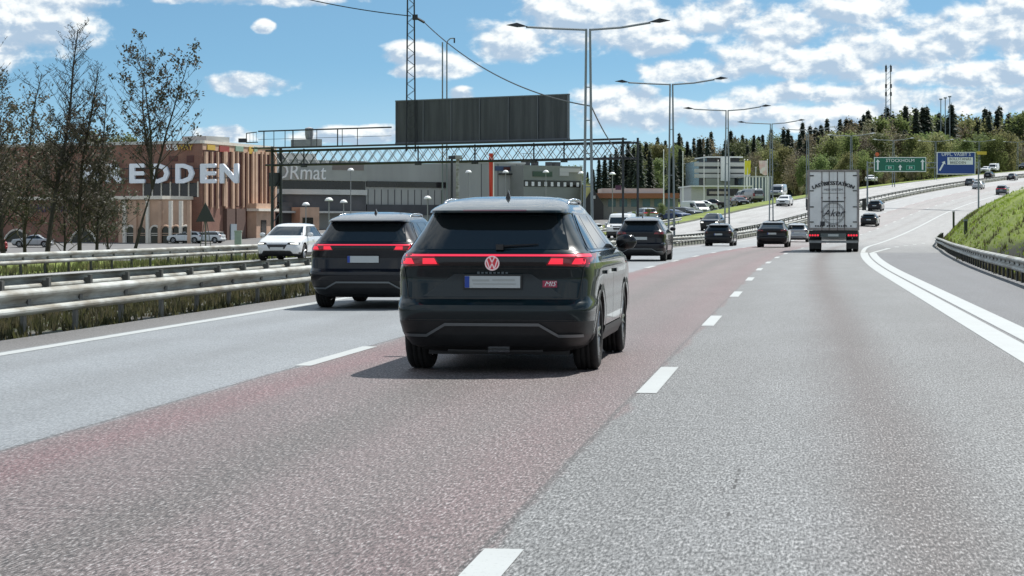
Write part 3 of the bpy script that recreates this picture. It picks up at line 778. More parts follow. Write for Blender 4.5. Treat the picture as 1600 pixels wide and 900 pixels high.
ex = MB(); ex.tube((-.06, .22, .215), (.14, .22, .215), .022, n=8); ex.build('tow_bracket', M['chrome'], hero)
ex = MB(); ex.box((0, 2.3, .21), (1.35, 3.6, .10)); ex.build('underbody', M['plastic'], hero)
sp_ = MB(); 
patch(sf, 'rear', [(-.30, 1.522), (.30, 1.522), (.30, 1.534), (-.30, 1.534)], .012, 16, 1, mb=sp_); sp_.build('brake_light', M['lens_off'], hero)
# silver window line on the right side
for sg in (1, -1):
    cl = MB(); patch(sf, 'side', [(.45, 1.138), (3.45, 1.138), (3.45, 1.150), (.42, 1.150)], .012, 20, 1, sg, cl); cl.build('window_trim', M['chrome'], hero)
# roof spoiler side fins and seats seen in silhouette are left to the dark glass

# second SUV on the left
c2 = make_car('suv', scaled(T_SUV, 1., 1., .955), M['navy'], 'black SUV with red tail lights in the left lane beside the median guard rail', 'suv', 'suv', front=False)
put_car(c2, px=566, Y=35.6)
for nm_, tb_, pmn, lab, st, px_, Y_ in [
    ('car', T_SUV, 'navy', 'dark family SUV seen from behind, right of the mirror of the nearest SUV', 'suv', 1000, 81.5),
    ('car', T_HATCH, 'black', 'low black car in the left lane, left of the black crossover', 'hatch', 1122, 138),
    ('car', T_FAST, 'black', 'black crossover with sloping rear in the middle lane left of the truck', 'fast', 1206, 130),
    ('car', T_HATCH, 'silver', 'pale silver hatchback partly hidden between black crossover and truck', 'hatch', 1244, 168),
    ('car', T_HATCH, 'black', 'black hatchback just right of the truck, nearer of two', 'hatch', 1357, 238),
    ('car', T_HATCH, 'navy', 'dark car further up the road behind the black hatchback right of the truck', 'hatch', 1366, 285)]:
    c = make_car(nm_, tb_, M[pmn], lab, 'car', st, front=False, tail=False); put_car(c, px=px_, Y=Y_)
# oncoming
v = make_car('car', T_LOW, M['white'], 'white hatchback coming towards the viewer with headlights on behind the guard rails', 'car', 'low', wr=.325); 
put_car(v, px=431, Y=82, away=False)
v2 = make_car('van', T_VAN, M['white'], 'white van coming towards the viewer, seen right of the main SUV roof', 'van', 'van'); put_car(v2, px=966, Y=176, away=False)
v3 = make_car('car', T_SUV, M['black'], 'black SUV coming towards the viewer on the opposite road beyond the rails', 'car', 'suv'); put_car(v3, px=1109, Y=208, away=False)
PROTO = {}
def proto(key, tb, pm, style):
    if key not in PROTO:
        PROTO[key] = (tb, pm, style)
    return PROTO[key]
BASE = {}
def copy_car(style, pmn, label, cat='car', group=None):
    tbs = dict(hatch=T_HATCH, suv=T_SUV, van=T_VAN, sedan=T_SEDAN)
    if style not in BASE:
        c = make_car('van' if style == 'van' else 'parked_car', tbs[style], M[pmn], label, cat, style, lit=False, group=group)
        BASE[style] = c; return c
    c = copy_tree(BASE[style]); c['label'] = label; c['category'] = cat
    if group: c['group'] = group
    for ch in c.children:
        if ch.name.startswith('body') or ch.name.startswith('wing_mirror') or ch.name.startswith('door_handle'):
            ch.material_slots[0].link = 'OBJECT'; ch.material_slots[0].material = M[pmn]
    return c
far = [('hatch', 'white', 'white car coming down the opposite road left of the truck', 1222, 292, False),
       ('van', 'silver', 'pale van on the opposite road just behind a white car left of the truck', 1213, 322, False),
       ('hatch', 'white', 'white car coming down the opposite road just right of the truck top', 1358, 425, False),
       ('hatch', 'grey', 'dark car going uphill, left of a close pair below the blue sign', 1514, 415, True),
       ('sedan', 'silver', 'light car right of the close pair below the blue sign', 1526, 395, True),
       ('hatch', 'black', 'black car driving uphill below the right edge of the blue sign', 1543, 470, True),
       ('suv', 'grey', 'grey SUV driving uphill in the nearest lane above the green bank', 1564, 368, True),
       ('sedan', 'black', 'black car in the distance near the right edge of the view', 1579, 460, True),
       ('hatch', 'white', 'white car coming downhill on the far side right of the blue sign', 1537, 520, False),
       ('van', 'white', 'white van coming downhill on the far side beside a white car', 1550, 530, False),
       ('suv', 'navy', 'dark SUV on the far side at the right edge of the view', 1597, 560, False)]
for st, pmn, lab, px_, Y_, aw in far:
    c = copy_car(st, pmn, lab, 'van' if st == 'van' else 'car', 'cars far up the motorway'); put_car(c, px=px_, Y=Y_, away=aw)

# ------------------------------------------------------------------ the truck
def make_truck():
    t = thing('box_truck', 'tall pale box truck with lettered rear doors and red tail lights in the right lane', 'truck')
    W, L, Z0, Z1 = 2.55, 8.2, 1.12, 4.06
    bx = MB(); bx.box((0, L / 2 + .03, (Z0 + Z1) / 2), (W - .06, L, Z1 - Z0)); bx.build('cargo_box', mat('box_white', (.72, .73, .72), rough=.5, noise=.12, nscale=.8), t)
    fr = MB()
    for x in (-W / 2 + .045, W / 2 - .045): fr.box((x, .03, (Z0 + Z1) / 2), (.09, .16, Z1 - Z0 + .06))
    fr.box((0, .03, Z1 - .02), (W - .18, .16, .10)); fr.box((0, .03, Z0 + .03), (W - .18, .16, .12))
    fr.build('rear_frame', mat('box_frame', (.30, .27, .26), rough=.5, metal=.2, noise=.3, nscale=2), t)
    dm = mat('door_grey', (.78, .785, .79), rough=.5, noise=.15, nscale=.9)
    for sg in (-1, 1):
        dr = MB(); dr.box((sg * .575, .005, (Z0 + Z1) / 2), (1.14, .05, Z1 - Z0 - .16)); do = dr.build('rear_door', dm, t)
        hg = MB()
        for z in (1.5, 2.25, 3.05, 3.8): hg.box((sg * 1.06, -.035, z), (.20, .03, .05))
        hg.build('hinge', M['plastic'], do)
        for x in (.20, .56):
            rb = MB(); rb.tube((sg * x, -.045, Z0 - .05), (sg * x, -.045, Z1 - .06), .017, n=6)
            for z in (1.35, 2.0, 2.7, 3.5): rb.box((sg * x, -.04, z), (.08, .035, .05))
            rb.build('locking_bar', mat('bar_steel', (.10, .075, .075), rough=.5, metal=.3), do)
    ink = mat('print_ink', (.03, .03, .035), rough=.6)
    # lettering bent into an arc
    me = text_mesh('LASTBILSSTATION', .25, .004)
    wv = max(abs(v.co.x) for v in me.vertices)
    bm = bmesh.new(); bm.from_mesh(me); src = bm.faces[:]
    for dx in (-.016, .016):
        r_ = bmesh.ops.duplicate(bm, geom=src); bmesh.ops.translate(bm, verts=[e for e in r_['geom'] if isinstance(e, bmesh.types.BMVert)], vec=(dx, 0, dx * .1))
    bm.to_mesh(me); bm.free()
    for v in me.vertices:
        a = v.co.x / wv * 1.04 / 2.4; r = 2.4 + v.co.y * 1.05; v.co.x, v.co.y = r * math.sin(a), r * math.cos(a) - 2.4
    me.transform(UP); me.materials.clear(); me.materials.append(ink); lo = link('lettering', me, t, (0, -.066, 3.42))
    text('lettering', 'MED SYSTEM', .15, ink, t, (0, -.066, 3.10), .004, sx=1.1)
    ln = MB(); ln.box((0, -.066, 2.93), (1.15, .004, .02)); ln.box((0, -.066, 2.52), (1.05, .004, .05))
    for i in range(16): 
        if i % 5 != 4: ln.box((-.86 + i * .115, -.066, 1.30), (.07, .004, .075))
    ln.build('print_line', ink, t)
    lg = MB()
    for r in (.55, .50):
        pts = [(r * math.cos(2 * math.pi * i / 40), -.066, 1.93 + r * math.sin(2 * math.pi * i / 40)) for i in range(41)]; lg.path(pts, .010, n=4)
    for k in (-.3, 0., .3):
        hh = math.sqrt(.25 - k * k); lg.tube((k, -.066, 1.93 - hh), (k, -.066, 1.93 + hh), .006, n=4); lg.tube((-hh, -.066, 1.93 + k), (hh, -.066, 1.93 + k), .006, n=4)
    lg.build('logo', ink, t)
    text('logo_lettering', 'Aker', .50, ink, t, (0, -.070, 1.93), .004, shear=.4)
    sq = MB(); sq.box((-.52, -.066, 1.42), (.22, .004, .22)); sq.build('print_patch', ink, t)
    # underside, lights, bumper
    ch = MB(); ch.box((0, 3.9, .88), (.9, 7.6, .28)); ch.box((0, .12, .98), (2.4, .14, .20)); ch.build('chassis', M['plastic'], t)
    for sg in (-1, 1):
        lb = MB(); lb.box((sg * .95, -.02, .84), (.54, .10, .20)); o = lb.build('tail_light', M['plastic'], t)
        for k in range(4):
            q = MB(); q.lathe([(0, .0001), (0, .05), (.02, .058)], axis='Y', c=(sg * .95 - .195 + k * .13, -.075, .84), n=14); q.build('lamp_unit', M['glow'], o)
    ub = MB(); ub.box((0, -.02, .52), (2.40, .08, .12)); ub.build('underrun_bar', mat('bar_paint', (.3, .31, .31), rough=.5, metal=.4, noise=.3), t)
    pl = MB(); pl.box((0, -.05, .84), (.52, .012, .11)); pl.build('number_plate', M['plate'], t)
    pn = MB(); pn.box((0, -.02, .84), (1.25, .03, .19)); pn.build('rear_panel', mat('rear_panel_grey', (.10, .12, .12), rough=.5), t)
    mf = MB()
    for sg in (-1, 1): mf.box((sg * .92, 1.0, .40), (.56, .02, .5))
    mf.build('mud_flap', M['plastic'], t)
    for y in (1.75, 6.9):
        for sg in (-1, 1):
            if y < 3:
                wheel_obj(t, sg * 1.08, y, .50, .28, sg, M['rim']); wheel_obj(t, sg * .76, y, .50, .28, sg, M['rim'])
            else: wheel_obj(t, sg * 1.06, y, .50, .30, sg, M['rim'])
    cb = MB()
    pr = [(8.35, .55), (10.2, .5), (10.35, 1.3), (10.1, 2.3), (9.8, 3.15), (8.35, 3.3)]
    vs = [(-1.22, y, z) for y, z in pr] + [(1.22, y, z) for y, z in pr]; n = len(pr)
    cb.add(vs, [tuple(range(n)), tuple(range(n, 2 * n))[::-1]] + [(i, i + n, (i + 1) % n + n, (i + 1) % n) for i in range(n)])
    cb.build('cab', M['white'], t, recalc=True)
    for sg in (-1, 1):
        mr = MB(); mr.box((sg * 1.50, 9.9, 2.45), (.22, .10, .62)); mr.tube((sg * 1.2, 9.9, 2.7), (sg * 1.5, 9.9, 2.7), .02); mr.tube((sg * 1.2, 9.9, 2.2), (sg * 1.5, 9.9, 2.2), .02); mr.build('wing_mirror', M['plastic'], t)
        sg_ = MB(); sg_.box((sg * 1.22, 4.4, .75), (.04, 2.6, .5)); sg_.build('side_guard', mat('guard_grey', (.3, .3, .3), rough=.5, metal=.4), t)
    return t
tk = make_truck(); put_car(tk, px=1302, Y=108)

# ------------------------------------------------------------------ motorway lamps
LAMPG = 'twin-arm motorway lamps along the median'
def twin_lamp(label, px, Y, top_y, span, tilt=.35):
    x, y = at(px, Y); g = G(x, y); H = zat(top_y, Y) - g.z; s, _ = slat(x, y); h = head(s)
    t = thing('street_lamp', label, 'street lamp', g, -h + .1, LAMPG)
    p = MB()
    for sx in (-.13, .13): p.tube((sx * 1.6, 0, 0), (sx * .7, 0, H), .075, .055, n=8)
    for k in range(1, int(H / 1.6)): p.box((0, 0, k * 1.6), (.28, .04, .05))
    p.build('pole', M['pole'], t)
    hm = M['wpaint'] if Y > 270 else M['dsteel']
    for sg, up in ((-1, .10), (1, .28)):
        a = MB(); a.path([(sg * .05, 0, H - .05), (sg * span * .20, 0, H + up * .18), (sg * span * .38, 0, H + up)], .055, n=6); ao = a.build('arm', M['pole'], t)
        hd = MB(); L = span * .13; x0 = sg * span * .37
        vs = [(x0, -.09, H + up + .03), (x0, .09, H + up + .03), (x0 + sg * L, -.12, H + up + .10), (x0 + sg * L, .12, H + up + .10), (x0 + sg * L * .5, -.17, H + up + .20), (x0 + sg * L * .5, .17, H + up + .20), (x0 + sg * L * .5, -.17, H + up), (x0 + sg * L * .5, .17, H + up)]
        hd.add(vs, [(0, 1, 5, 4), (4, 5, 3, 2), (0, 6, 7, 1), (6, 2, 3, 7), (0, 4, 6), (4, 2, 6), (1, 7, 5), (5, 7, 3)]); hd.build('lamp_head', hm, t, recalc=True)
    return t
twin_lamp('nearest and largest twin-arm motorway lamp, a cable clamped to its pole', 919, 105, 45, 7.9)
twin_lamp('twin-arm lamp right of the nearest one, second along the row', 1049, 152, 131, 7.9)
twin_lamp('third twin-arm lamp, rising above a pale green tree', 1136, 195, 172, 7.9)
twin_lamp('fourth twin-arm lamp, low over the forest edge', 1205, 243, 193, 7.6)
for i, (px_, Y_, ty, lab) in enumerate([(1262, 292, 203, 'twin-arm lamp in front of the forest just left of the truck top'), (1330, 340, 212, 'twin-arm lamp before the forest just right of the truck'),
                                        (1396, 395, 219, 'twin-arm lamp above the green road sign'), (1462, 450, 221, 'twin-arm lamp between the green and blue signs'), (1530, 505, 221, 'twin-arm lamp right of the blue road sign'), (1590, 560, 222, 'twin-arm lamp at the right edge of the view')]):
    twin_lamp(lab, px_, Y_, ty, 7.6)

# curved-arm lamp
x, y = at(695, 150); g = G(x, y); t = thing('street_lamp', 'slender double pole lamp with one curved arm behind the dark sign board', 'street lamp', g)
H = zat(66, 150) - g.z; p = MB(); p.tube((-.16, 0, 0), (-.16, 0, H), .05, n=6); p.tube((.14, 0, 0), (.14, 0, H - .1), .05, n=6); p.build('pole', M['pole'], t)
a = MB(); a.path([(.14, 0, H - .1), (.2, 0, H + .1), (.38, 0, H + .26), (.62, 0, H + .28)], .04); a.build('arm', M['pole'], t)
a = MB(); a.box((.66, 0, H + .12), (.10, .14, .34)); a.build('lamp_head', M['dsteel'], t)

# lattice mast
MY = 144.4
x, y = at(642, MY); g = Vector((x, y, zat(236, 144))); t = thing('lattice_mast', 'tall narrow steel lattice mast rising out of the picture, a cable fixed to it', 'mast', g)
p = MB(); H = 13.; n = 32
def wd(z): return lerp(.30, .20, z / H)
for sx in (-1, 1):
    for sy in (-1, 1): p.tube((sx * wd(0), sy * wd(0), 0), (sx * wd(H), sy * wd(H), H), .042, n=5)
p.build('mast_leg', M['dsteel'], t)
p = MB()
for i in range(n):
    z0, z1 = H * i / n, H * (i + 1) / n; a, b_ = wd(z0), wd(z1); sg = 1 if i % 2 else -1
    for q in (-1, 1):
        p.tube((-sg * a, q * a, z0), (sg * b_, q * b_, z1), .017, n=4); p.tube((q * a, -sg * a, z0), (q * b_, sg * b_, z1), .017, n=4)
p.build('lacing', M['dsteel'], t)
zc_ = zat(27, MY)
p = MB(); p.box((.28, 0, zc_ - g.z), (.35, .3, .35)); p.tube((.3, 0, zc_ - g.z), (.9, -.1, zc_ - g.z - .35), .09, n=6); p.build('cable_clamp', M['dsteel'], t)
def cable(name, label, a, b_, sag, r=.035):
    mb = MB(); pts = []
    for i in range(25):
        u = i / 24; q = Vector(a).lerp(Vector(b_), u); q.z -= sag * 4 * u * (1 - u); pts.append(q)
    mb.path(pts, r, n=5); return tag(mb.build(name, M['dsteel']), label, 'cable')
pm1 = (x + .9, y - .1, zc_ - .35)
xl, yl = at(924, 105); 
cable('cable', 'black cable sloping from the lattice mast down to the nearest motorway lamp', pm1, (xl, yl, zat(166, 105)), .95)
xa, ya_ = at(400, MY + 6); cable('cable', 'black cable coming from the upper left to the lattice mast', (xa, ya_, zat(-22, MY + 6)), (x, y, zat(25, MY)), .25)
xb_, yb_ = at(962, 136.5); cable('cable', 'black cable running from the nearest motorway lamp down to the sign gantry', (xl, yl, zat(166, 105)), (xb_, yb_, zat(232, 136.5)), .2)

# ------------------------------------------------------------------ the sign gantry over the opposite road
def gantry():
    A = Vector((*at(432, 152), 0)); B = Vector((*at(985, 136), 0)); d = (B - A); Lg = d.length; rz = math.atan2(d.y, d.x)
    g = G(A.x, A.y)
    t = thing('sign_gantry', 'dark steel truss gantry with a railed walkway spanning the opposite road', 'gantry', (A.x, A.y, 0), rz)
    zb, zt = zat(258, 152), zat(236, 152)
    z_ = lambda u, py0, py1: None
    tr = MB()
    for yy in (-.45, .45):
        for z in (zb, zt): tr.tube((-.6, yy, z), (Lg + .3, yy, z), .07, n=5)
    tr.build('chord', M['dsteel'], t)
    tr = MB(); n = 34
    for i in range(n):
        xa, xb = Lg * i / n, Lg * (i + 1) / n
        for yy in (-.45, .45): tr.tube((xa, yy, zb if i % 2 else zt), (xb, yy, zt if i % 2 else zb), .028, n=4); tr.tube((xa, yy, zt if i % 2 else zb), (xb, yy, zb if i % 2 else zt), .02, n=4)
        if i % 2: tr.tube((xa, -.45, zt), (xb, .45, zt), .028, n=4); tr.tube((xa, -.45, zb), (xb, .45, zb), .028, n=4)
    tr.build('truss_lacing', mat('truss_steel', (.10, .11, .12), rough=.5, metal=.6), t)
    wk = MB(); wk.box((Lg * .5 - .5, -1.0, zt + .18), (Lg + 1.2, .8, .09)); wk.build('walkway', M['dsteel'], t)
    rl = MB(); zr = zat(206, 152)
    rl.tube((-.5, -1.35, zr), (Lg * .385, -1.35, zr), .05, n=5); rl.tube((-.5, -1.35, (zr + zt) / 2 + .1), (Lg * .385, -1.35, (zr + zt) / 2 + .1), .018, n=4)
    xs = [0, .9, 1.9, 2.6, 4.2, 4.7, 6.5, 6.9, 8.2]
    for xx in xs: rl.tube((xx, -1.35, zt + .15), (xx, -1.35, zr), .045 if xx in (0, 2.6, 6.5) else .028, n=5)
    rl.build('railing', M['dsteel'], t)
    rl = MB(); rl.path([(-.7, -1.3, zr - .05), (-1.8, -1.1, zr - .1), (-1.8, -1.1, zr - .75), (-.6, -1.3, zr - .75)], .035, n=5)
    for k in range(4): rl.tube((-.8 - k * .3, -1.2, zr - .1), (-.8 - k * .3, -1.2, zr - .75), .012, n=4)
    rl.build('ladder_guard', M['dsteel'], t)
    lg = MB(); zg = g.z
    for xx in (0.0,):
        for yy in (-.45, .45): lg.tube((xx, yy, zg - .3), (xx, yy, zt + .3), .11, n=8)
        for k in range(9): lg.tube((xx, -.45, zg + k * .75), (xx, .45, zg + (k + 1) * .75), .03, n=4)
    lg.build('leg', M['dsteel'], t)
    lg = MB(); g2 = G(B.x, B.y).z
    for yy in (-.45, .45): lg.tube((Lg + yy * .6, yy, g2 - .3), (Lg + yy * .6, yy, zt + .3), .075, n=8)
    lg.build('leg', M['dsteel'], t)
    # hanging lamp brackets under the beam
    for u in (.10, .44, .60, .76, .84):
        bk = MB(); xx = Lg * u; bk.box((xx, -.5, zb - .12), (.38, .25, .16)); bk.tube((xx, -.5, zb - .1), (xx, -.5, zt + .1), .05); bk.build('signal_bracket', M['dsteel'], t)
    bx = MB(); bx.lathe([(0, .0001), (0, .18), (.25, .26), (.55, .22), (.55, .0001)], axis='Z', c=(-.55, .2, zb - 1.35), n=12); bx.box((-.35, .2, zb - 1.0), (.6, .5, .95)); bx.build('control_box', M['dsteel'], t)
    wb_ = MB(); wb_.box((1.95, .9, zt + .55), (2.3, .6, .5)); wb_.build('cabinet', mat('cabinet_grey', (.30, .31, .34), rough=.5, noise=.2), t)
    wb_ = MB(); wb_.lathe([(0, .0001), (0, .24), (.3, .30), (.75, .30), (.85, .0001)], axis='Z', c=(2.2, .9, zt + .82), n=14); wb_.build('vent_cowl', MATS['cabinet_grey'], t)
    # board
    x0 = Lg * .385; x1 = Lg * .857; zq0, zq1 = zat(222, 143), zat(155, 143)
    bd = MB(); bd.box(((x0 + x1) / 2, -.75, (zq0 + zq1) / 2), (x1 - x0, .14, zq1 - zq0)); o = bd.build('sign_board', mat('board_back', (.022, .026, .034), rough=.45, noise=.6, nscale=.9, var=(.055, .06, .07), stretch=(3, 1, .2)), t)
    e = MB()
    for (cx_, cz_, dx_, dz_) in (((x0 + x1) / 2, zq1, x1 - x0 + .12, .08), ((x0 + x1) / 2, zq0, x1 - x0 + .12, .10), (x0, (zq0 + zq1) / 2, .08, zq1 - zq0), (x1, (zq0 + zq1) / 2, .08, zq1 - zq0)): e.box((cx_, -.76, cz_), (dx_, .2, dz_))
    for k in range(1, 6): e.box((x0 + (x1 - x0) * k / 6, -.84, (zq0 + zq1) / 2), (.06, .05, zq1 - zq0 - .1))
    e.build('board_frame', mat('board_frame', (.12, .13, .15), rough=.4, metal=.5), o)
gantry()

# ------------------------------------------------------------------ buildings
def brick_material():
    m = bpy.data.materials.new('brick_wall'); m.use_nodes = True; t = NT(m.node_tree); b = t.n['Principled BSDF']
    tc = t.add('ShaderNodeTexCoord'); v = tc.outputs['Object']; x, y, z = t.sep(v)
    br = t.add('ShaderNodeTexBrick'); t.l.new(t.comb(t.math('ADD', x, y), z), br.inputs['Vector']); br.inputs['Scale'].default_value = 2.2
    br.inputs['Color1'].default_value = (.22, .09, .062, 1); br.inputs['Color2'].default_value = (.17, .072, .052, 1); br.inputs['Mortar'].default_value = (.20, .16, .14, 1)
    br.inputs['Mortar Size'].default_value = .02
    c = t.mix(t.ramp(t.noise(v, .5, 5), .3, .7, 0., .6), br.outputs[0], (.27, .15, .11, 1))
    t.l.new(c, b.inputs['Base Color']); b.inputs['Roughness'].default_value = .9
    return m
BRICK = brick_material()
PINK = mat('pink_render', (.54, .36, .26), rough=.85, noise=.2, nscale=.6); CREAM = mat('cream_trim', (.74, .68, .60), rough=.8, noise=.15)
DKWIN = mat('dark_window', (.018, .016, .018), rough=.12, noise=.4, nscale=.4); CONC = mat('grey_cladding', (.36, .365, .35), rough=.8, noise=.15, nscale=.3, stretch=(1, 1, .15))
DGREY = mat('dark_cladding', (.07, .072, .08), rough=.7, noise=.25, nscale=.5); LBAND = mat('light_band', (.50, .505, .49), rough=.7, noise=.12, nscale=.4)
REDW = mat('dark_red_panel', (.085, .022, .018), rough=.5); ROOFM = mat('roof_felt', (.20, .20, .20), rough=.9, noise=.2)

class Frame:
    """a facade: origin at px/Y, running along +x to the other end, outward normal -y (towards the viewer)"""
    def __init__(s, t, A, B):
        s.A = Vector(A); s.B = Vector(B); d = s.B - s.A; s.L = d.length; s.rz = math.atan2(d.y, d.x)
        e = bpy.data.objects; s.t = t
    def obj(s, mb, name, m, parent=None, **k):
        mt = Matrix.Translation((s.A.x, s.A.y, 0)) @ Matrix.Rotation(s.rz, 4, 'Z')
        mb.v = [tuple(mt @ Vector(v)) for v in mb.v]
        return mb.build(name, m, parent or s.t, **k)
    def X(s, px):      # distance along the facade of a picture column
        k = (px - 800) / F; d = s.B - s.A
        # A.x + u d.x = k (A.y + u d.y)
        u = (k * s.A.y - s.A.x) / (d.x - k * d.y); return u * s.L
    def Z(s, px, py):
        u = s.X(px) / s.L; Y = s.A.y + (s.B.y - s.A.y) * u; return zat(py, Y)
def boxr(mb, x0, x1, y0, y1, z0, z1, mi=0): mb.box(((x0 + x1) / 2, (y0 + y1) / 2, (z0 + z1) / 2), (x1 - x0, y1 - y0, z1 - z0), mi)

def mall():
    t = thing('shopping_mall', 'brick shopping mall with giant pale letters on its corner, behind the bare trees', 'building')
    C = at(316, 268); A = at(-140, 290); B = at(430, 290); zt = zat(222, 268); z0 = -2.7
    D = (A[0] + 12, A[1] + 70); E = at(424, 350)
    w = MB(); pts = [A, C, B, E, D]
    n = 5; w.add([(*p, z0) for p in pts] + [(*p, zt) for p in pts], [(i, (i + 1) % n, n + (i + 1) % n, n + i) for i in range(n)] + [tuple(range(n, 2 * n))]); w.build('wall', BRICK, t, recalc=True)
    f1 = Frame(t, A, C); f2 = Frame(t, C, B)
    for f in (f1, f2):
        q = MB(); boxr(q, -.2, f.L + .2, -.18, .2, zt - .15, zt + .22); f.obj(q, 'roof_edge', CREAM if f is f2 else LBAND)
    # left facade: window band and lower arcade block
    xa, xb = f1.X(225), f1.X(310)
    q = MB(); boxr(q, xa, xb, -.05, .05, f1.Z(270, 308), f1.Z(270, 286)); f1.obj(q, 'window_band', DKWIN)
    q = MB()
    for k in range(7): x_ = xa + (xb - xa) * k / 6; boxr(q, x_ - .08, x_ + .08, -.16, .02, f1.Z(270, 308), f1.Z(270, 284))
    f1.obj(q, 'mullion', CREAM)
    # small framed panels high on the wall
    for (a, b_, c, d_, m_) in ((264, 278, 244, 252, REDW), (292, 303, 243, 254, REDW)):
        q = MB(); boxr(q, f1.X(a), f1.X(b_), -.06, .02, f1.Z(a, d_), f1.Z(a, c)); f1.obj(q, 'wall_panel', m_)
    # vertical ribs of the right facade
    q = MB(); boxr(q, f2.X(318), f2.X(429), -.04, .04, f2.Z(370, 322), f2.Z(370, 238)); f2.obj(q, 'recess_panel', REDW)
    q = MB(); boxr(q, 0, f2.L, -.10, .0, f2.Z(370, 238), zt - .16); f2.obj(q, 'fascia', PINK)
    for i, px_ in enumerate([320, 329, 338, 348, 351, 362, 369, 378, 385, 393, 398, 407, 413, 421, 428]):
        wd_ = [.7, .35, .35, .35, .6][i % 5]
        q = MB(); x_ = f2.X(px_); boxr(q, x_ - wd_ / 2, x_ + wd_ / 2, -.30, -.03, f2.Z(px_, 322 + (i % 3) * 2), f2.Z(px_, 237)); f2.obj(q, 'facade_rib', PINK)
    q = MB(); boxr(q, f2.X(385), f2.X(410), -1.4, -.1, z0, f2.Z(398, 318)); f2.obj(q, 'entrance_block', PINK)
    q = MB(); boxr(q, f2.X(383), f2.X(416), -1.9, -.2, f2.Z(398, 330), f2.Z(398, 326)); f2.obj(q, 'canopy', CREAM)
    for (a, b_) in ((349, 362), (364, 378)):
        q = MB(); boxr(q, f2.X(a), f2.X(b_), -.5, -.05, z0, f2.Z(a, 326)); f2.obj(q, 'porch', mat('brown_brick', (.13, .08, .065), rough=.9, noise=.2))
    q = MB(); boxr(q, f2.X(354), f2.X(363), -.62, -.5, z0, f2.Z(355, 350)); f2.obj(q, 'door', mat('door_glass', (.25, .30, .34), rough=.2))
    q = MB(); boxr(q, f2.X(392), f2.X(400), -1.48, -1.4, z0 + .6, f2.Z(395, 344)); f2.obj(q, 'window', DKWIN)
    # lower arcade block in front of the left facade
    A2 = (A[0], A[1] - 6); x_end = f1.X(300)
    off = Vector((math.cos(f1.rz), math.sin(f1.rz))) * x_end; nrm = Vector((math.sin(f1.rz), -math.cos(f1.rz))) * 6
    g1 = Frame(t, (A[0] + nrm.x, A[1] + nrm.y), (A[0] + off.x + nrm.x, A[1] + off.y + nrm.y))
    zc = g1.Z(150, 312)
    xs = g1.X(185)
    q = MB(); boxr(q, 0, xs, 0, 5.9, z0, zc); g1.obj(q, 'arcade_wall', BRICK)
    q = MB(); boxr(q, xs + .003, g1.L, 0, 5.9, z0, zc); g1.obj(q, 'arcade_wall', PINK)
    q = MB(); boxr(q, -.2, g1.L + .2, -.35, 6.0, zc + .003, zc + .42); g1.obj(q, 'cornice', CREAM)
    def arch(px_, r, m_rim, h0):
        x_ = g1.X(px_); n = 20
        zc_ = g1.Z(px_, h0)
        q = MB(); vs = [(x_ + r * math.cos(math.pi * i / n), -.06, zc_ + r * math.sin(math.pi * i / n)) for i in range(n + 1)] + [(x_ - r, -.06, z0), (x_ + r, -.06, z0)]
        q.add(vs, [tuple(range(n + 3))]); wo = g1.obj(q, 'arch_window', DKWIN)
        q = MB(); rr = r + .1
        q.path([(x_ + rr, -.12, z0)] + [(x_ + rr * math.cos(math.pi * i / n), -.12, zc_ + rr * math.sin(math.pi * i / n)) for i in range(n + 1)] + [(x_ - rr, -.12, z0)], .13, n=5)
        for zz in (.32, .7): q.tube((x_ - r * .9, -.1, zc_ - r * zz), (x_ + r * .9, -.1, zc_ - r * zz), .05, n=4)
        g1.obj(q, 'arch_frame', m_rim, parent=wo)
    arch(27, 2.0, CREAM, 385); arch(131, 2.0, CREAM, 385); arch(-75, 2.0, CREAM, 385)
    for px_ in (205, 222, 243, 260, 276, 291): arch(px_, .62, CREAM if px_ % 2 else PINK, 362)
    for px_ in (196, 213, 232, 251, 268, 284, 297):
        q = MB(); x_ = g1.X(px_); boxr(q, x_ - .22, x_ + .22, -.3, -.003, z0, zc - .2); g1.obj(q, 'pilaster', CREAM if px_ % 2 == 0 else PINK)
    tx = MB()
    purple = mat('purple_letters', (.05, .035, .085), rough=.6)
    me = text_mesh('FURNHAUS', 1.5, .06, sx=1.15); me.transform(UP); me.materials.clear(); me.materials.append(purple)
    o = link('shop_lettering', me, t); xx = g1.X(82); o.location = (g1.A.x + math.cos(g1.rz) * xx, g1.A.y + math.sin(g1.rz) * xx - .12, g1.Z(82, 326)); o.rotation_euler = (0, 0, g1.rz)
    me = text_mesh('BARNMODE', .8, .04, sx=1.15); me.transform(UP); me.materials.clear(); me.materials.append(mat('orange_letters', (.28, .10, .06), rough=.6))
    o = link('shop_lettering', me, t); xx = g1.X(42); o.location = (g1.A.x + math.cos(g1.rz) * xx, g1.A.y + math.sin(g1.rz) * xx - .12, g1.Z(42, 343)); o.rotation_euler = (0, 0, g1.rz)
    # giant letters
    lm = mat('letter_face', (.72, .76, .84), rough=.5)
    cols = [(144, 'B'), (181, 'R'), (217, 'E'), (252.5, 'D'), (291, 'D'), (327.5, 'E'), (360, 'N')]
    for px_, c in cols:
        me = text_mesh(c, 1.0, .14); xs_ = [v.co.x for v in me.vertices]; ys_ = [v.co.y for v in me.vertices]
        w_, h_ = max(xs_) - min(xs_), max(ys_) - min(ys_); Y_ = f1.A.y + (f1.B.y - f1.A.y) * f1.X(px_) / f1.L - 1.0
        tw, th = (35 if c != 'E' else 29) / F * Y_, 30 / F * Y_
        # widen strokes: offset copies
        mt = Matrix.Diagonal((tw / w_ * .90, th / h_ * .93, 1, 1)) @ Matrix.Translation((-(max(xs_) + min(xs_)) / 2, -(max(ys_) + min(ys_)) / 2, 0)); me.transform(mt)
        bm = bmesh.new(); bm.from_mesh(me)
        src = bm.faces[:]
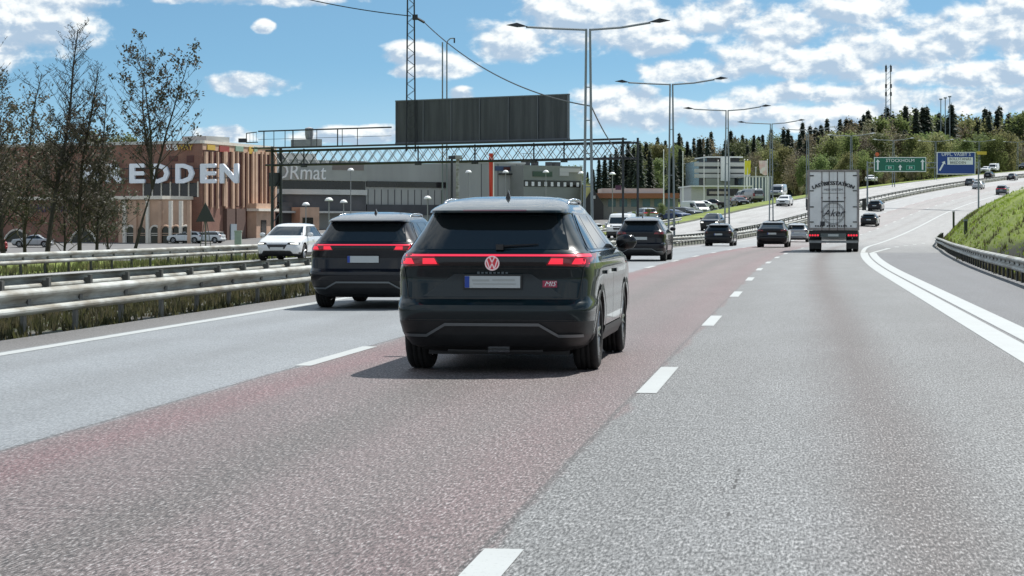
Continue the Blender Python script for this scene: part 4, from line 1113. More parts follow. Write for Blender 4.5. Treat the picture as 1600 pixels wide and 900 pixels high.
        for (dx, dy) in ((.15, 0), (-.15, 0), (0, .11), (0, -.11), (.12, .09), (-.12, -.09), (.12, -.09), (-.12, .09)):
            r_ = bmesh.ops.duplicate(bm, geom=src); vv = [e for e in r_['geom'] if isinstance(e, bmesh.types.BMVert)]
            bmesh.ops.translate(bm, verts=vv, vec=(dx, dy, random.uniform(-.004, .004) + (dx + dy * 1.7) * .03))
        bm.to_mesh(me); bm.free()
        me.transform(UP); me.materials.clear(); me.materials.append(lm)
        o = link('letter', me, t); xx = f1.X(px_); o.location = (f1.A.x + math.cos(f1.rz) * xx, f1.A.y + math.sin(f1.rz) * xx - .95, zat(271, Y_)); o.rotation_euler = (0, 0, f1.rz)
    q = MB()
    for px_ in range(140, 370, 22): x_ = f1.X(px_); q.tube((x_, -.6, f1.Z(px_, 284)), (x_, -.6, f1.Z(px_, 258)), .06, n=4)
    q.tube((f1.X(135), -.62, f1.Z(200, 278)), (f1.X(372), -.62, f1.Z(372, 278)), .07, n=4); q.tube((f1.X(135), -.62, f1.Z(200, 263)), (f1.X(372), -.62, f1.Z(372, 263)), .07, n=4)
    f1.obj(q, 'letter_rack', M['dsteel'])
    # small tenant signs under the roof edge
    wl, yl_ = M['wpaint'], mat('sign_yellow', (.55, .36, .06), rough=.5)
    for s_, px_, m_ in (('SUB', 266, wl), ('WAY', 286, yl_)):
        me = text_mesh(s_, 1.05, .05, sx=1.0); me.transform(UP); me.materials.clear(); me.materials.append(m_)
        o = link('tenant_lettering', me, t); xx = f1.X(px_ + 3); o.location = (f1.A.x + math.cos(f1.rz) * xx, f1.A.y + math.sin(f1.rz) * xx - .14, f1.Z(px_, 231)); o.rotation_euler = (0, 0, f1.rz)
    for (a, b_, c, d_, m_) in ((322, 334, 226, 234, yl_), (341, 356, 228, 237, mat('sign_red', (.30, .05, .04), rough=.5)), (366, 378, 228, 236, mat('sign_green', (.25, .36, .28), rough=.5)), (387, 393, 229, 240, yl_), (395, 400, 229, 240, MATS['sign_green'])):
        q = MB(); boxr(q, f2.X(a), f2.X(b_), -.22, -.11, f2.Z(a, d_), f2.Z(a, c)); f2.obj(q, 'tenant_sign', m_)
    # roof plant
    q = MB(); boxr(q, f1.X(262), f1.X(300), 3, 8, zt, zt + .9); f1.obj(q, 'roof_unit', LBAND)
    q = MB(); q.box((f2.A.x + 4, f2.A.y + 8, zt + .5), (1, 1, .5)); q.build('roof_vent', M['dsteel'], t)
mall()

def grey_hall():
    t = thing('shop_building', 'long grey shop hall with white handwritten sign, right of the brick mall', 'building')
    A = at(425, 300); B = at(722, 322); z0 = -2.7; f = Frame(t, A, B); zt = f.Z(500, 252)
    q = MB(); boxr(q, 0, f.L, 0, 50, z0, zt); f.obj(q, 'wall', CONC)
    q = MB(); boxr(q, -.1, f.X(570), -.5, -.003, f.Z(500, 282), zt + .15); f.obj(q, 'sign_fascia', mat('fascia_grey', (.34, .35, .33), rough=.7, noise=.1, nscale=.4))
    q = MB(); boxr(q, 0, f.X(570), -.12, -.004, f.Z(500, 296), f.Z(500, 283)); f.obj(q, 'window_band', DKWIN)
    q = MB(); boxr(q, 0, f.X(570), -.6, -.005, f.Z(500, 304), f.Z(500, 296)); f.obj(q, 'balcony_band', LBAND)
    q = MB(); boxr(q, 0, f.X(570), -.3, -.006, f.Z(500, 330), f.Z(500, 305)); f.obj(q, 'shop_front', DGREY)
    q = MB(); boxr(q, 0, f.X(570), -2.5, -.32, f.Z(500, 333), f.Z(500, 330)); f.obj(q, 'canopy', LBAND)
    q = MB(); boxr(q, f.X(446), f.X(476), -3.5, -.35, z0, f.Z(460, 324)); f.obj(q, 'porch', PINK)
    q = MB(); boxr(q, f.X(450), f.X(466), -3.58, -3.5, z0, f.Z(460, 340)); f.obj(q, 'door', DKWIN)
    q = MB(); boxr(q, f.X(430), f.X(447), -1.5, -.4, z0, f.Z(440, 316)); f.obj(q, 'pier', DGREY)
    q = MB(); boxr(q, f.X(572), f.X(720), -.15, -.003, f.Z(640, 293), f.Z(640, 284)); f.obj(q, 'window_band', DKWIN)
    q = MB()
    for k in range(14): x_ = f.X(575 + k * 10.4); boxr(q, x_ - .05, x_ + .05, -.05, -.002, z0, f.Z(600, 296))
    f.obj(q, 'cladding_joint', DGREY)
    q = MB(); boxr(q, f.X(572), f.X(720), -.25, -.004, f.Z(640, 336), f.Z(640, 320)); f.obj(q, 'plinth_band', DGREY)
    me = text_mesh('FORmat', 2.95, .08, shear=.10); me.transform(UP); me.materials.clear(); me.materials.append(M['wpaint'])
    o = link('sign_lettering', me, t); xx = f.X(463); o.location = (f.A.x + math.cos(f.rz) * xx, f.A.y + math.sin(f.rz) * xx - .75, f.Z(463, 270)); o.rotation_euler = (0, 0, f.rz)
    q = MB(); boxr(q, f.X(455), f.X(520), 4, 8, zt, zt + 1.2); f.obj(q, 'roof_unit', LBAND)
    q = MB(); boxr(q, f.X(440), f.X(464), 3, 5, zt, zt + 1.0); f.obj(q, 'roof_unit', DGREY)
    q = MB(); boxr(q, f.X(516), f.X(565), -.55, -.5, f.Z(540, 266), f.Z(540, 254)); f.obj(q, 'sign_panel', mat('muted_panel', (.20, .17, .155), rough=.7))
    # second, taller part and the low office part
    t2 = thing('shop_building', 'tall windowless grey block with a small blue sign near its top', 'building')
    A = at(716, 318); B = at(820, 326); f = Frame(t2, A, B); zt = f.Z(760, 255)
    q = MB(); boxr(q, 0, f.L, 0, 45, z0, zt); f.obj(q, 'wall', CONC)
    q = MB()
    for px_ in (752, 778, 807): x_ = f.X(px_); boxr(q, x_ - .05, x_ + .05, -.04, -.002, z0, zt - .1)
    f.obj(q, 'cladding_joint', DGREY)
    q = MB(); boxr(q, -.1, f.L + .1, -.1, .3, zt, zt + .25); f.obj(q, 'roof_edge', LBAND)
    q = MB(); boxr(q, f.X(773), f.X(812), -.12, -.02, f.Z(790, 267), f.Z(790, 260)); f.obj(q, 'sign_panel', mat('blue_panel', (.05, .08, .16), rough=.5))
    q = MB(); boxr(q, f.X(786), f.X(796), -.16, -.121, f.Z(790, 266), f.Z(790, 261)); f.obj(q, 'sign_mark', REDW)
    q = MB(); boxr(q, f.X(779), f.X(802), -.5, -.02, f.Z(790, 273), f.Z(790, 271)); f.obj(q, 'lamp_shelf', M['plastic'])
    t3 = thing('office_building', 'low grey-green office with a row of small white windows, behind the main SUV', 'building')
    A = at(818, 322); B = at(910, 330); f = Frame(t3, A, B); zt = f.Z(860, 259)
    q = MB(); boxr(q, 0, f.L, 0, 40, z0, zt); f.obj(q, 'wall', mat('green_grey', (.24, .255, .235), rough=.8, noise=.12, nscale=.4))
    q = MB(); boxr(q, f.X(818.5), f.X(908), -.06, -.002, f.Z(860, 292), f.Z(860, 282)); bandp = f.obj(q, 'window_band', DKWIN)
    for k in range(9):
        q = MB(); x_ = f.X(822 + k * 10); boxr(q, x_ - .25, x_ + .25, -.12, -.062, f.Z(860, 291), f.Z(860, 284.5)); f.obj(q, 'window_blind', M['wpaint'], parent=bandp)
    q = MB(); boxr(q, f.X(832), f.X(862), -.15, -.02, f.Z(850, 276), f.Z(850, 268)); f.obj(q, 'sign_panel', mat('dark_green_panel', (.05, .09, .06), rough=.6))
    q = MB(); boxr(q, f.X(874), f.X(906), -.1, -.02, f.Z(890, 269), f.Z(890, 263)); boxr(q, f.X(874), f.X(888), -.1, -.02, f.Z(890, 275), f.Z(890, 269.2)); f.obj(q, 'sign_panel', mat('pale_panel', (.5, .5, .5), rough=.6))
    q = MB()
    for px_, w_ in ((842, 1.0), (858, .6), (880, .5), (888, 1.2)): x_ = f.X(px_); boxr(q, x_, x_ + w_, 3, 4, zt, zt + .7)
    q.tube((f.X(843), 4, zt + 1.9), (f.X(866), 4, zt + 1.9), .04); q.tube((f.X(846), 4, zt), (f.X(846), 4, zt + 1.9), .04); q.tube((f.X(858), 4, zt), (f.X(858), 4, zt + 1.9), .04)
    f.obj(q, 'roof_plant', DGREY)
grey_hall()

def dealership():
    t = thing('office_building', 'glassy office with stacked pale bands below the forest, beside tall flagpoles', 'building')
    A = at(1092, 380); B = at(1168, 381); f = Frame(t, A, B); z0 = 2.0
    q = MB(); boxr(q, 0, f.L, 0, 12, z0, f.Z(1130, 252)); f.obj(q, 'wall', mat('glass_wall', (.05, .06, .075), rough=.15, noise=.3, nscale=.3))
    for (a, b_) in ((260, 254), (270, 264), (278, 272)):
        q = MB(); boxr(q, -.8, f.L + .3, -.8, -.003, f.Z(1130, a), f.Z(1130, b_)); f.obj(q, 'floor_band', LBAND)
    q = MB(); boxr(q, f.X(1103), f.X(1160), -.5, 10, f.Z(1130, 246.5), f.Z(1130, 244.5)); f.obj(q, 'roof_slab', M['wpaint'])
    q = MB(); boxr(q, f.X(1106), f.X(1157), 1, 9, f.Z(1130, 253), f.Z(1130, 246.4)); f.obj(q, 'penthouse', DKWIN)
    q = MB(); boxr(q, f.X(1101), f.X(1146), -.8, -.004, f.Z(1130, 291), f.Z(1130, 279)); f.obj(q, 'lower_wall', mat('sage_wall', (.26, .28, .25), rough=.8))
    q = MB(); q.box((f.X(1131), -1.2, (f.Z(1130, 245) + f.Z(1130, 283)) / 2), (1.6, .5, f.Z(1130, 245) - f.Z(1130, 283))); f.obj(q, 'white_pylon', M['wpaint'])
    t = thing('showroom', 'low white car showroom with dark front windows', 'building')
    A = at(1080, 352); B = at(1172, 352.5); f = Frame(t, A, B)
    q = MB(); boxr(q, 0, f.L, 0, 14, 1.6, f.Z(1130, 292)); f.obj(q, 'wall', mat('showroom_white', (.50, .51, .51), rough=.6, noise=.1))
    q = MB(); boxr(q, f.X(1104), f.X(1154), -.05, -.003, f.Z(1130, 306), f.Z(1130, 295)); f.obj(q, 'window', DKWIN)
    q = MB(); boxr(q, f.X(1108), f.X(1137), -.12, -.06, f.Z(1130, 303), f.Z(1130, 299)); f.obj(q, 'window_poster', mat('poster_grey', (.45, .40, .40), rough=.6))
    q = MB(); boxr(q, -.3, f.L + .3, -1.2, 14.2, f.Z(1130, 292), f.Z(1130, 290)); f.obj(q, 'roof_edge', M['wpaint'])
    t = thing('glass_hall', 'blue-grey glazed hall with white columns right of the showroom', 'building')
    A = at(1166, 372); B = at(1206, 372.3); f = Frame(t, A, B)
    q = MB(); boxr(q, 0, f.L, 0, 12, 2.2, f.Z(1190, 277)); f.obj(q, 'wall', mat('blue_glass', (.10, .15, .19), rough=.12))
    for k in range(9):
        q = MB(); x_ = f.L * k / 8; boxr(q, x_ - .1, x_ + .1, -.25, -.004, 2.2, f.Z(1190, 277)); f.obj(q, 'column', M['wpaint'])
    q = MB(); boxr(q, -.2, f.L + .2, -.3, 12, f.Z(1190, 277) + .003, f.Z(1190, 275)); f.obj(q, 'roof_edge', LBAND)
    t = thing('restaurant', 'low building with orange-brown eaves and a dark gabled porch behind parked cars', 'building')
    A = at(932, 330); B = at(1060, 330.5); f = Frame(t, A, B)
    q = MB(); boxr(q, 0, f.L, 0, 14, -2., f.Z(980, 306)); f.obj(q, 'wall', mat('restaurant_wall', (.30, .29, .27), rough=.8, noise=.15))
    q = MB(); boxr(q, -.4, f.L, -1.4, 14.4, f.Z(980, 310), f.Z(980, 302)); f.obj(q, 'eaves', mat('orange_brown', (.26, .10, .05), rough=.7))
    for k in range(6):
        q = MB(); boxr(q, f.X(950 + k * 18), f.X(962 + k * 18), -.06, -.003, f.Z(980, 323), f.Z(980, 311)); f.obj(q, 'window', mat('teal_window', (.06, .13, .15), rough=.15))
    q = MB(); boxr(q, 1, f.L - 2, 2, 10, f.Z(980, 302) + .003, f.Z(980, 294)); f.obj(q, 'upper_wall', LBAND)
    q = MB(); x_ = f.X(924); q.add([(x_ - 1.6, -3, -2), (x_ + 1.6, -3, -2), (x_ + 1.6, -3, f.Z(924, 320)), (x_, -3, f.Z(924, 294)), (x_ - 1.6, -3, f.Z(924, 320)),
                                    (x_ - 1.6, 2, -2), (x_ + 1.6, 2, -2), (x_ + 1.6, 2, f.Z(924, 320)), (x_, 2, f.Z(924, 294)), (x_ - 1.6, 2, f.Z(924, 320))],
                                   [(0, 1, 2, 3, 4), (5, 9, 8, 7, 6), (0, 4, 9, 5), (4, 3, 8, 9), (3, 2, 7, 8), (2, 1, 6, 7)]); po = f.obj(q, 'gabled_porch', mat('dark_porch', (.03, .028, .028), rough=.7))
    q = MB(); boxr(q, f.X(921), f.X(928), -3.1, -3.0, f.Z(924, 311), f.Z(924, 306)); f.obj(q, 'sign_panel', LBAND, parent=po)
    q = MB(); boxr(q, f.X(910), f.X(924), -2.6, 1, -2, f.Z(916, 289)); f.obj(q, 'yellow_sign_tower', mat('pale_yellow', (.50, .46, .18), rough=.7))
    q = MB(); boxr(q, f.X(960), f.X(969), -2, -1.7, f.Z(963, 297), f.Z(963, 290)); f.obj(q, 'roof_sign', mat('plum_panel', (.09, .03, .07), rough=.6))
dealership()

# ------------------------------------------------------------------ flagpoles, lot lamps, signs
def flagpole(label, px, Y, ytop, flagm=None, fw=1.6, fh=3.4, side=-1, ybase=None):
    x, y = at(px, Y); g = G(x, y); H = zat(ytop, Y) - g.z
    t = thing('flagpole', label, 'flagpole', g)
    p = MB(); p.tube((0, 0, -.2), (0, 0, H), .09, .05, n=8); p.lathe([(H, .0001), (H + .05, .09), (H + .12, .0001)], axis='Z', n=8); p.build('pole', M['wpaint'], t)
    if flagm:
        fl = MB(); n = 8; vs = []
        for i in range(n + 1):
            for j in range(7):
                u = i / n; v = j / 6; vs.append((side * (u * fw * (1 - .12 * v)), .18 * math.sin(u * 7 + v * 3) * u, H - .1 - v * fh - .18 * math.sin(u * 5) * v))
        fs = [(i * 7 + j, (i + 1) * 7 + j, (i + 1) * 7 + j + 1, i * 7 + j + 1) for i in range(n) for j in range(6)]
        vs2 = [(a, b + .02, c) for a, b, c in vs]; fl.add(vs, fs); fl.add(vs2, fs)
        fl.build('flag', flagm, t, smooth=True)
    return t
YF = mat('yellow_flag', (.72, .66, .05), rough=.7); WF = mat('white_flag', (.78, .78, .76), rough=.7, noise=.3, nscale=.8, var=(.7, .42, .42)); RF = mat('red_flag', (.55, .05, .03), rough=.7)
flagpole('white pole topped by a narrow red flag, above the main SUV roof', 771, 235, 238, RF, .5, 5.2, -1)
flagpole('pole with yellow flag, left one of two yellow flags', 1163, 345, 250, YF, .95, 2.1, 1)
flagpole('pole with yellow flag, right one of two yellow flags', 1168, 345, 250, YF, .55, 2.1, 1)
flagpole('pole with large white flag printed with a red mark', 1199, 350, 250, WF, 1.35, 2.2, -1)
flagpole('bare white pole between the yellow and white flags', 1181, 348, 262)
flagpole('bare white pole in front of the banded office, left of its pylon', 1122, 330, 251)
flagpole('bare white pole left of the banded office', 1100, 330, 243)
flagpole('tall white pole rising before the dark trees left of the banded office', 1067, 300, 238)
flagpole('tall white pole left of the one beside the dark trees', 1037, 290, 235)
def lot_lamp(label, px, Y, ytop):
    x, y = at(px, Y); g = G(x, y); H = zat(ytop, Y) - g.z
    t = thing('car_park_lamp', label, 'lamp post', g, group='white dome lamps in the car park')
    p = MB(); p.tube((0, 0, -.2), (0, 0, H), .07, .05, n=8); p.build('pole', mat('lot_pole', (.25, .26, .27), rough=.5, metal=.4), t)
    d = MB(); d.lathe([(0, .0001), (0, .42), (.12, .40), (.30, .24), (.36, .0001)], axis='Z', c=(0, 0, H), n=16); d.build('lamp_shade', M['wpaint'], t, smooth=True)
for px_, Y_, yt, lab in [(478, 235, 321, 'white dome lamp left of a close trio before the grey shop hall'), (514, 215, 314, 'white dome lamp in the middle of a trio before the grey shop hall'), (537, 238, 317, 'white dome lamp right of a trio before the grey shop hall'),
                         (548, 270, 267, 'white dome lamp high in front of the grey fascia right of the white sign'), (732, 280, 270, 'white dome lamp before the windowless block, left of the red flag'), (668, 235, 311, 'low white dome lamp left of the main SUV roof'),
                         (790, 285, 270, 'white dome lamp just right of the red flag'), (853, 285, 270, 'white dome lamp in front of the dark green sign panel'), (908, 285, 272, 'white dome lamp at the right end of the office'), (957, 285, 273, 'white dome lamp before the dark trees right of the office')]:
    lot_lamp(lab, px_, Y_, yt)
def simple_pole(name, label, cat, px, Y, ytop, r=.07, m=None):
    x, y = at(px, Y); g = G(x, y); H = zat(ytop, Y) - g.z; t = thing(name, label, cat, g)
    p = MB(); p.tube((0, 0, -.2), (0, 0, H), r, r * .8, n=8); p.build('pole', m or M['dsteel'], t); p = MB(); p.box((0, 0, H), (r * 5, r * 3, r * 2.2)); p.build('pole_cap', m or M['dsteel'], t); return t
simple_pole('sign_post', 'dark steel post under the gantry, left one of a pair', 'post', 706, 140, 246, .09)
simple_pole('sign_post', 'pale steel post under the gantry, right one of a pair', 'post', 715, 141, 246, .12, M['galv'])

# triangular sign seen from behind on the verge
x, y = at(321, 96); g = G(x, y); t = thing('road_sign', 'dark back of a triangular road sign on the left verge', 'road sign', g)
zt_ = zat(316, 96) - g.z; p = MB(); p.tube((0, .05, -.2), (0, .05, zt_ - .1), .035, n=8); p.build('post', M['post'], t)
p = MB(); a = [(-.42, 0, zt_ - .86), (.42, 0, zt_ - .86), (0, 0, zt_)]; p.add(a + [(q[0], -.03, q[2]) for q in a], [(0, 1, 2), (3, 5, 4), (0, 3, 4, 1), (1, 4, 5, 2), (2, 5, 3, 0)]); p.build('sign_plate', mat('sign_back', (.022, .026, .028), rough=.5), t)
p = MB(); p.tube((-.35, .06, 0), (-.05, .06, zt_ - .86), .02, n=5); p.tube((.35, .06, 0), (.05, .06, zt_ - .86), .02, n=5); p.build('brace', M['post'], t)
x, y = at(372, 92); g = G(x, y); p = MB(); p.box((0, 0, .5), (.28, .18, 1.25)); p.box((0, 0, 1.14), (.32, .22, .06)); tag(p.build('cable_cabinet', mat('pale_green_cabinet', (.30, .36, .34), rough=.6, noise=.15), loc=g), 'narrow pale green cabinet on the verge left of the oncoming white hatchback', 'cabinet')

# overhead road signs far up the road
def road_signs():
    Y = 300.
    gx0, gx1 = at(1356, Y)[0], at(1530, Y)[0]
    t = thing('sign_gantry', 'slim grey gantry carrying the green and blue road signs', 'gantry', (0, 0, 0))
    gm = M['pole']; p = MB(); zb = zat(262, Y)
    for z in (zb, zb + .7): p.tube((gx0, Y + .4, z), (gx1, Y + .4, z), .06, n=5)
    for i in range(24):
        u0, u1 = gx0 + (gx1 - gx0) * i / 24, gx0 + (gx1 - gx0) * (i + 1) / 24; p.tube((u0, Y + .4, zb + .7 * (i % 2)), (u1, Y + .4, zb + .7 * ((i + 1) % 2)), .03, n=4)
    p.build('beam', gm, t)
    for x in (gx0, gx1):
        p = MB(); p.tube((x, Y + .4, G(x, Y).z - .5), (x, Y + .4, zb + .9), .13, .10, n=8); p.build('leg', gm, t)
    sgr = mat('sign_green_face', (.004, .12, .075), rough=.45); sbl = mat('sign_blue_face', (.008, .045, .22), rough=.45); wh = mat('sign_white', (.72, .76, .76), rough=.5)
    mint = mat('sign_mint', (.12, .48, .36), rough=.5); blk = mat('sign_black', (.02, .02, .02), rough=.5)
    def board(name, label, px0, px1, py0, py1, m, cat='road sign'):
        x0, x1 = at(px0, Y)[0], at(px1, Y)[0]; z0, z1 = zat(py1, Y), zat(py0, Y)
        t = thing(name, label, cat, ((x0 + x1) / 2, Y, (z0 + z1) / 2), -.03)
        w, h = x1 - x0, z1 - z0; p = MB(); p.box((0, .08, 0), (w, .10, h)); p.build('border', wh, t); p = MB(); p.box((0, .02, 0), (w - .22, .06, h - .22)); p.build('face', m, t)
        return t, w, h
    t, w, h = board('road_sign', 'green overhead sign with white arrows reading STOCKHOLM', 1366, 1447, 245.5, 268.5, sgr)
    text('sign_text', 'STOCKHOLM', .62, wh, t, (0, -.02, h * .26), .01, sx=1.05)
    for dx in (-w * .20, w * .20):
        p = MB(); p.box((dx, -.018, -h * .22), (1.15, .012, .62)); p.build('route_frame', mint, t); p = MB(); p.box((dx, -.028, -h * .22), (1.02, .01, .49)); p.build('route_panel', sgr, t)
        text('sign_text', 'E4', .50, wh, t, (dx, -.045, -h * .22), .008)
    def arrow(t, x, z, L, tilt=0., k=1.):
        p = MB(); W = .11 * k; vs = [(-W, -L / 2), (W, -L / 2), (W, L / 2 - .38), (.30 * k, L / 2 - .38), (0, L / 2), (-.30 * k, L / 2 - .38), (-W, L / 2 - .38)]
        c, s_ = math.cos(tilt), math.sin(tilt); v3 = [(x + a * c + b * s_, -.02, z - a * s_ + b * c) for a, b in vs]; n = len(vs)
        p.add(v3 + [(a, b + .015, c_) for a, b, c_ in v3], [tuple(range(n))[::-1]] + [(i, (i + 1) % n, n + (i + 1) % n, n + i) for i in range(n)]); p.build('arrow', wh, t)
    arrow(t, -w * .43, 0, 1.45); arrow(t, w * .43, 0, 1.45); arrow(t, 0, -h * .2, .78, 0, .9)
    t, w, h = board('road_sign', 'blue exit sign with white panel and slanted arrow', 1464, 1524, 237.5, 272.5, sbl)
    text('sign_text', 'UPPL. VÄSBY S', .62, wh, t, (0, -.02, h * .385), .01, sx=1.02)
    p = MB(); p.box((.55, -.018, h * .10), (3.5, .012, 1.02)); p.build('panel', wh, t)
    text('sign_text', 'BOLLSTANÄS', .50, blk, t, (.55, -.035, h * .10 + .25), .008, sx=1.0); text('sign_text', 'BREDDEN', .50, blk, t, (.25, -.035, h * .10 - .25), .008, sx=1.0)
    arrow(t, -w * .36, -.35, 1.5, .5)
    x, z = at(1535, Y)[0], zat(239, Y); p = MB(); p.box((0, 0, 0), (1.3, .1, .45)); p.box((-.9, .05, .05), (.6, .05, .06)); tag(p.build('small_sign', mat('amber_panel', (.5, .38, .04), rough=.5), loc=(x, Y + .3, z)), 'small amber panel at the right end of the sign gantry', 'sign')
    x, z = at(1371, Y)[0], zat(241, Y); p = MB(); p.lathe([(0, .0001), (0, .28), (.05, .28), (.05, .0001)], axis='Y', n=16); p.box((0, .03, -.4), (.08, .04, .5)); tag(p.build('small_sign', mat('orange_disc', (.5, .10, .03), rough=.5), loc=(x, Y + .2, z)), 'small orange disc on top of the green sign', 'sign')
road_signs()
# marker posts on the right bank
for px_, Y_, yt, lab in ((1490, 185, 331, 'dark marker post at the far end of the right guard rail'), (1509, 110, 344, 'short dark post in the grass behind the right guard rail')):
    x, y = at(px_, Y_); g = G(x, y); H = zat(yt, Y_) - g.z; p = MB(); p.box((0, 0, H / 2 - .2), (.16, .12, H + .4)); p.box((0, 0, H), (.20, .16, .10), mi=1); tag(p.build('marker_post', [mat('post_green', (.03, .04, .025), rough=.7), M['pole']], loc=g), lab, 'post')

# antenna masts on the hill
for px_, yt, lab in ((1388, 101, 'twin antenna mast standing above the hilltop forest'),):
    x, y = at(px_, 620); g = G(x, y); H = zat(yt, 620) - g.z; t = thing('antenna_mast', lab, 'mast', g)
    p = MB()
    for dx in (-.8, .8): p.tube((dx, 0, 0), (dx * .8, 0, H), .22, .13, n=6)
    for k in range(24): p.tube((-.8 + 0 * k, 0, H * k / 24), (.8, 0, H * (k + 1) / 24), .05, n=4)
    p.build('tower', M['pole'], t)
    for dx in (-.7, .7):
        for fz in (.99, .86, .80, .62):
            p = MB(); p.box((dx, -.2, H * fz - .8), (.5, .4, 1.7 if fz > .9 else 1.1)); p.build('antenna', M['dsteel'], t)
for k, (px_, yt) in enumerate(((1470, 155), (1477, 153), (1484, 151))):
    simple_pole('antenna_mast', ['thin pole above the forest, leftmost of three', 'thin pole above the forest, middle of three', 'thin pole above the forest, rightmost of three'][k], 'mast', px_, 600, yt, .16, M['pole'])

# ------------------------------------------------------------------ parked cars
random.seed(11)
PK = 'cars parked in the shopping and dealership lots'
parked = [('sedan', 'silver', 84, 250, 90, 'silver car parked side-on in front of the brick arches, left of the trees'), ('hatch', 'red', 0, 235, 20, 'red car at the left edge of the view by the arches'),
          ('hatch', 'white', 318, 262, 80, 'white car parked left under the triangular sign'), ('hatch', 'white', 350, 262, 80, 'white car parked right under the triangular sign'),
          ('van', 'white', 497, 225, 60, 'white van parked behind the oncoming white hatchback'), ('hatch', 'silver', 455, 270, 70, 'silver car parked by the pink porch of the shop hall'),
          ('hatch', 'white', 935, 262, 30, 'white car parked in the near row below the gabled porch'), ('hatch', 'silver', 952, 268, 30, 'silver car parked left of a white pole before the restaurant'),
          ('suv', 'white', 1000, 262, 15, 'white SUV parked above the dark family SUV roof'), ('suv', 'silver', 1018, 250, 15, 'silver SUV parked in the row right of a white SUV'),
          ('sedan', 'blue', 1035, 275, 40, 'blue car parked in the lot behind the opposite road'), ('hatch', 'grey', 1054, 280, 40, 'grey car parked right of a blue one'),
          ('van', 'white', 1071, 290, 30, 'white van parked between a grey car and the showroom'), ('hatch', 'blue', 1090, 300, 30, 'blue hatchback parked at the corner of the showroom'),
          ('sedan', 'black', 1135, 322, 85, 'black car parked in front of the showroom windows'), ('sedan', 'white', 1122, 318, 85, 'white car parked in front of the showroom beside a black one'),
          ('hatch', 'red', 1160, 325, 10, 'dark red car parked below the yellow flags'), ('hatch', 'black', 1150, 326, 10, 'black hatchback parked left of the dark red car'),
          ('van', 'silver', 1186, 330, 20, 'silver van parked below the white flag'), ('van', 'white', 1178, 335, 20, 'white van parked left of the silver van'),
          ('hatch', 'silver', 968, 290, 60, 'silver hatchback parked close to the restaurant windows'), ('suv', 'grey', 985, 293, 60, 'grey SUV parked close to the restaurant windows'),
          ('sedan', 'white', 1010, 298, 60, 'white saloon parked in the back row by the restaurant'), ('hatch', 'white', 574, 262, 70, 'white hatchback parked in front of the grey cladding'),
          ('sedan', 'silver', 690, 255, 80, 'silver saloon parked behind the left shoulder of the main SUV'), ('suv', 'black', 600, 250, 75, 'black SUV parked in front of the grey cladding')]
for st, pmn, px_, Y_, ang, lab in parked:
    c = copy_car(st, pmn, lab, 'van' if st == 'van' else 'car', PK)
    x, y = at(px_, Y_); g = G(x, y, .02); c.location = g; c.rotation_euler = (0, 0, R(ang + random.uniform(-6, 6)) + (math.pi if random.random() < .4 else 0))

# ------------------------------------------------------------------ trees
def conifer(seed, H=16., dens=1.0):
    rn = random.Random(seed); tr = MB(); tr.tube((0, 0, -1), (0, 0, H * .97), .20, .03, n=6); cr = MB()
    R0 = H * rn.uniform(.18, .25)
    nb = int(330 * dens); ga = 2.399
    for q in range(nb):
        u0 = (q + rn.random()) / nb; z = H * (.07 + .915 * (1 - (1 - u0) ** .8)); f = 1 - z / H
        r = R0 * (f ** .68) * (.78 + .3 * math.sin(q * .37 + seed) * rn.random()) + .10
        a = q * ga + rn.uniform(-.4, .4); L = r * rn.uniform(.6, 1.2); steps = max(1, int(L / .45))
        c, s_ = math.cos(a), math.sin(a); dr = rn.uniform(.2, .5)
        for k in range(steps + 1):
            d = L * (k + .4) / (steps + 1); w = .44 * rn.uniform(.7, 1.3) * (1.1 - .5 * k / (steps + 1)); zz = z - d * dr + rn.uniform(-.15, .15)
            tip = Vector((c * (d + w * 1.2), s_ * (d + w * 1.2), zz - .30)); b0 = Vector((c * d - s_ * w, s_ * d + c * w, zz - .16)); b1 = Vector((c * d + s_ * w, s_ * d - c * w, zz - .16)); b2 = Vector((c * (d - w), s_ * (d - w), zz + .20))
            cr.add([b2, b0, tip, b1], [(0, 1, 2), (0, 2, 3)])
    for k in range(14):
        z = H * (.88 + .12 * k / 14); cr.tube((0, 0, z), (rn.uniform(-.1, .1), rn.uniform(-.1, .1), z + .25), .10 * (1.1 - k / 14), .02, n=4)
    return tr, cr
def leafy(seed, H=13., wide=.36, n=2600, sz=.25, lobes=14):
    rn = random.Random(seed); tr = MB(); tr.tube((0, 0, -1), (0, 0, H * .55), .22, .12, n=6); cr = MB(); L = []
    for i in range(lobes):
        z = H * rn.uniform(.28, .86); f = math.sin(math.pi * min(1, (z / H) * .95 + .06)) ** .6; a = rn.uniform(0, 6.283); r = H * wide * .62 * f * rn.random() ** .5
        c = Vector((r * math.cos(a), r * math.sin(a), z)); L.append((c, H * rn.uniform(.10, .17))); tr.tube((0, 0, H * .22 + z * .25), c, .07, .02, n=4)
    L.append((Vector((0, 0, H * .85)), H * .12))
    for i in range(n):
        c, r = rn.choice(L); d = Vector((rn.gauss(0, 1), rn.gauss(0, 1), rn.gauss(0, 1))).normalized() * (r * rn.random() ** .38 * rn.uniform(.8, 1.15)); p = c + d
        a = Vector((rn.gauss(0, 1), rn.gauss(0, 1), rn.gauss(0, 1))).normalized() * sz * rn.uniform(.5, 1.3); b_ = a.orthogonal().normalized() * sz * rn.uniform(.4, 1.)
        cr.add([p - a, p + b_, p + a, p - b_ * .7], [(0, 1, 2, 3)])
    return tr, cr
PT = {}
for k in range(3): tr, cr = conifer(20 + k, 16); PT['c%d' % k] = (tr.mesh('trunk', M['bark']), cr.mesh('crown', M['needle']), 16.)
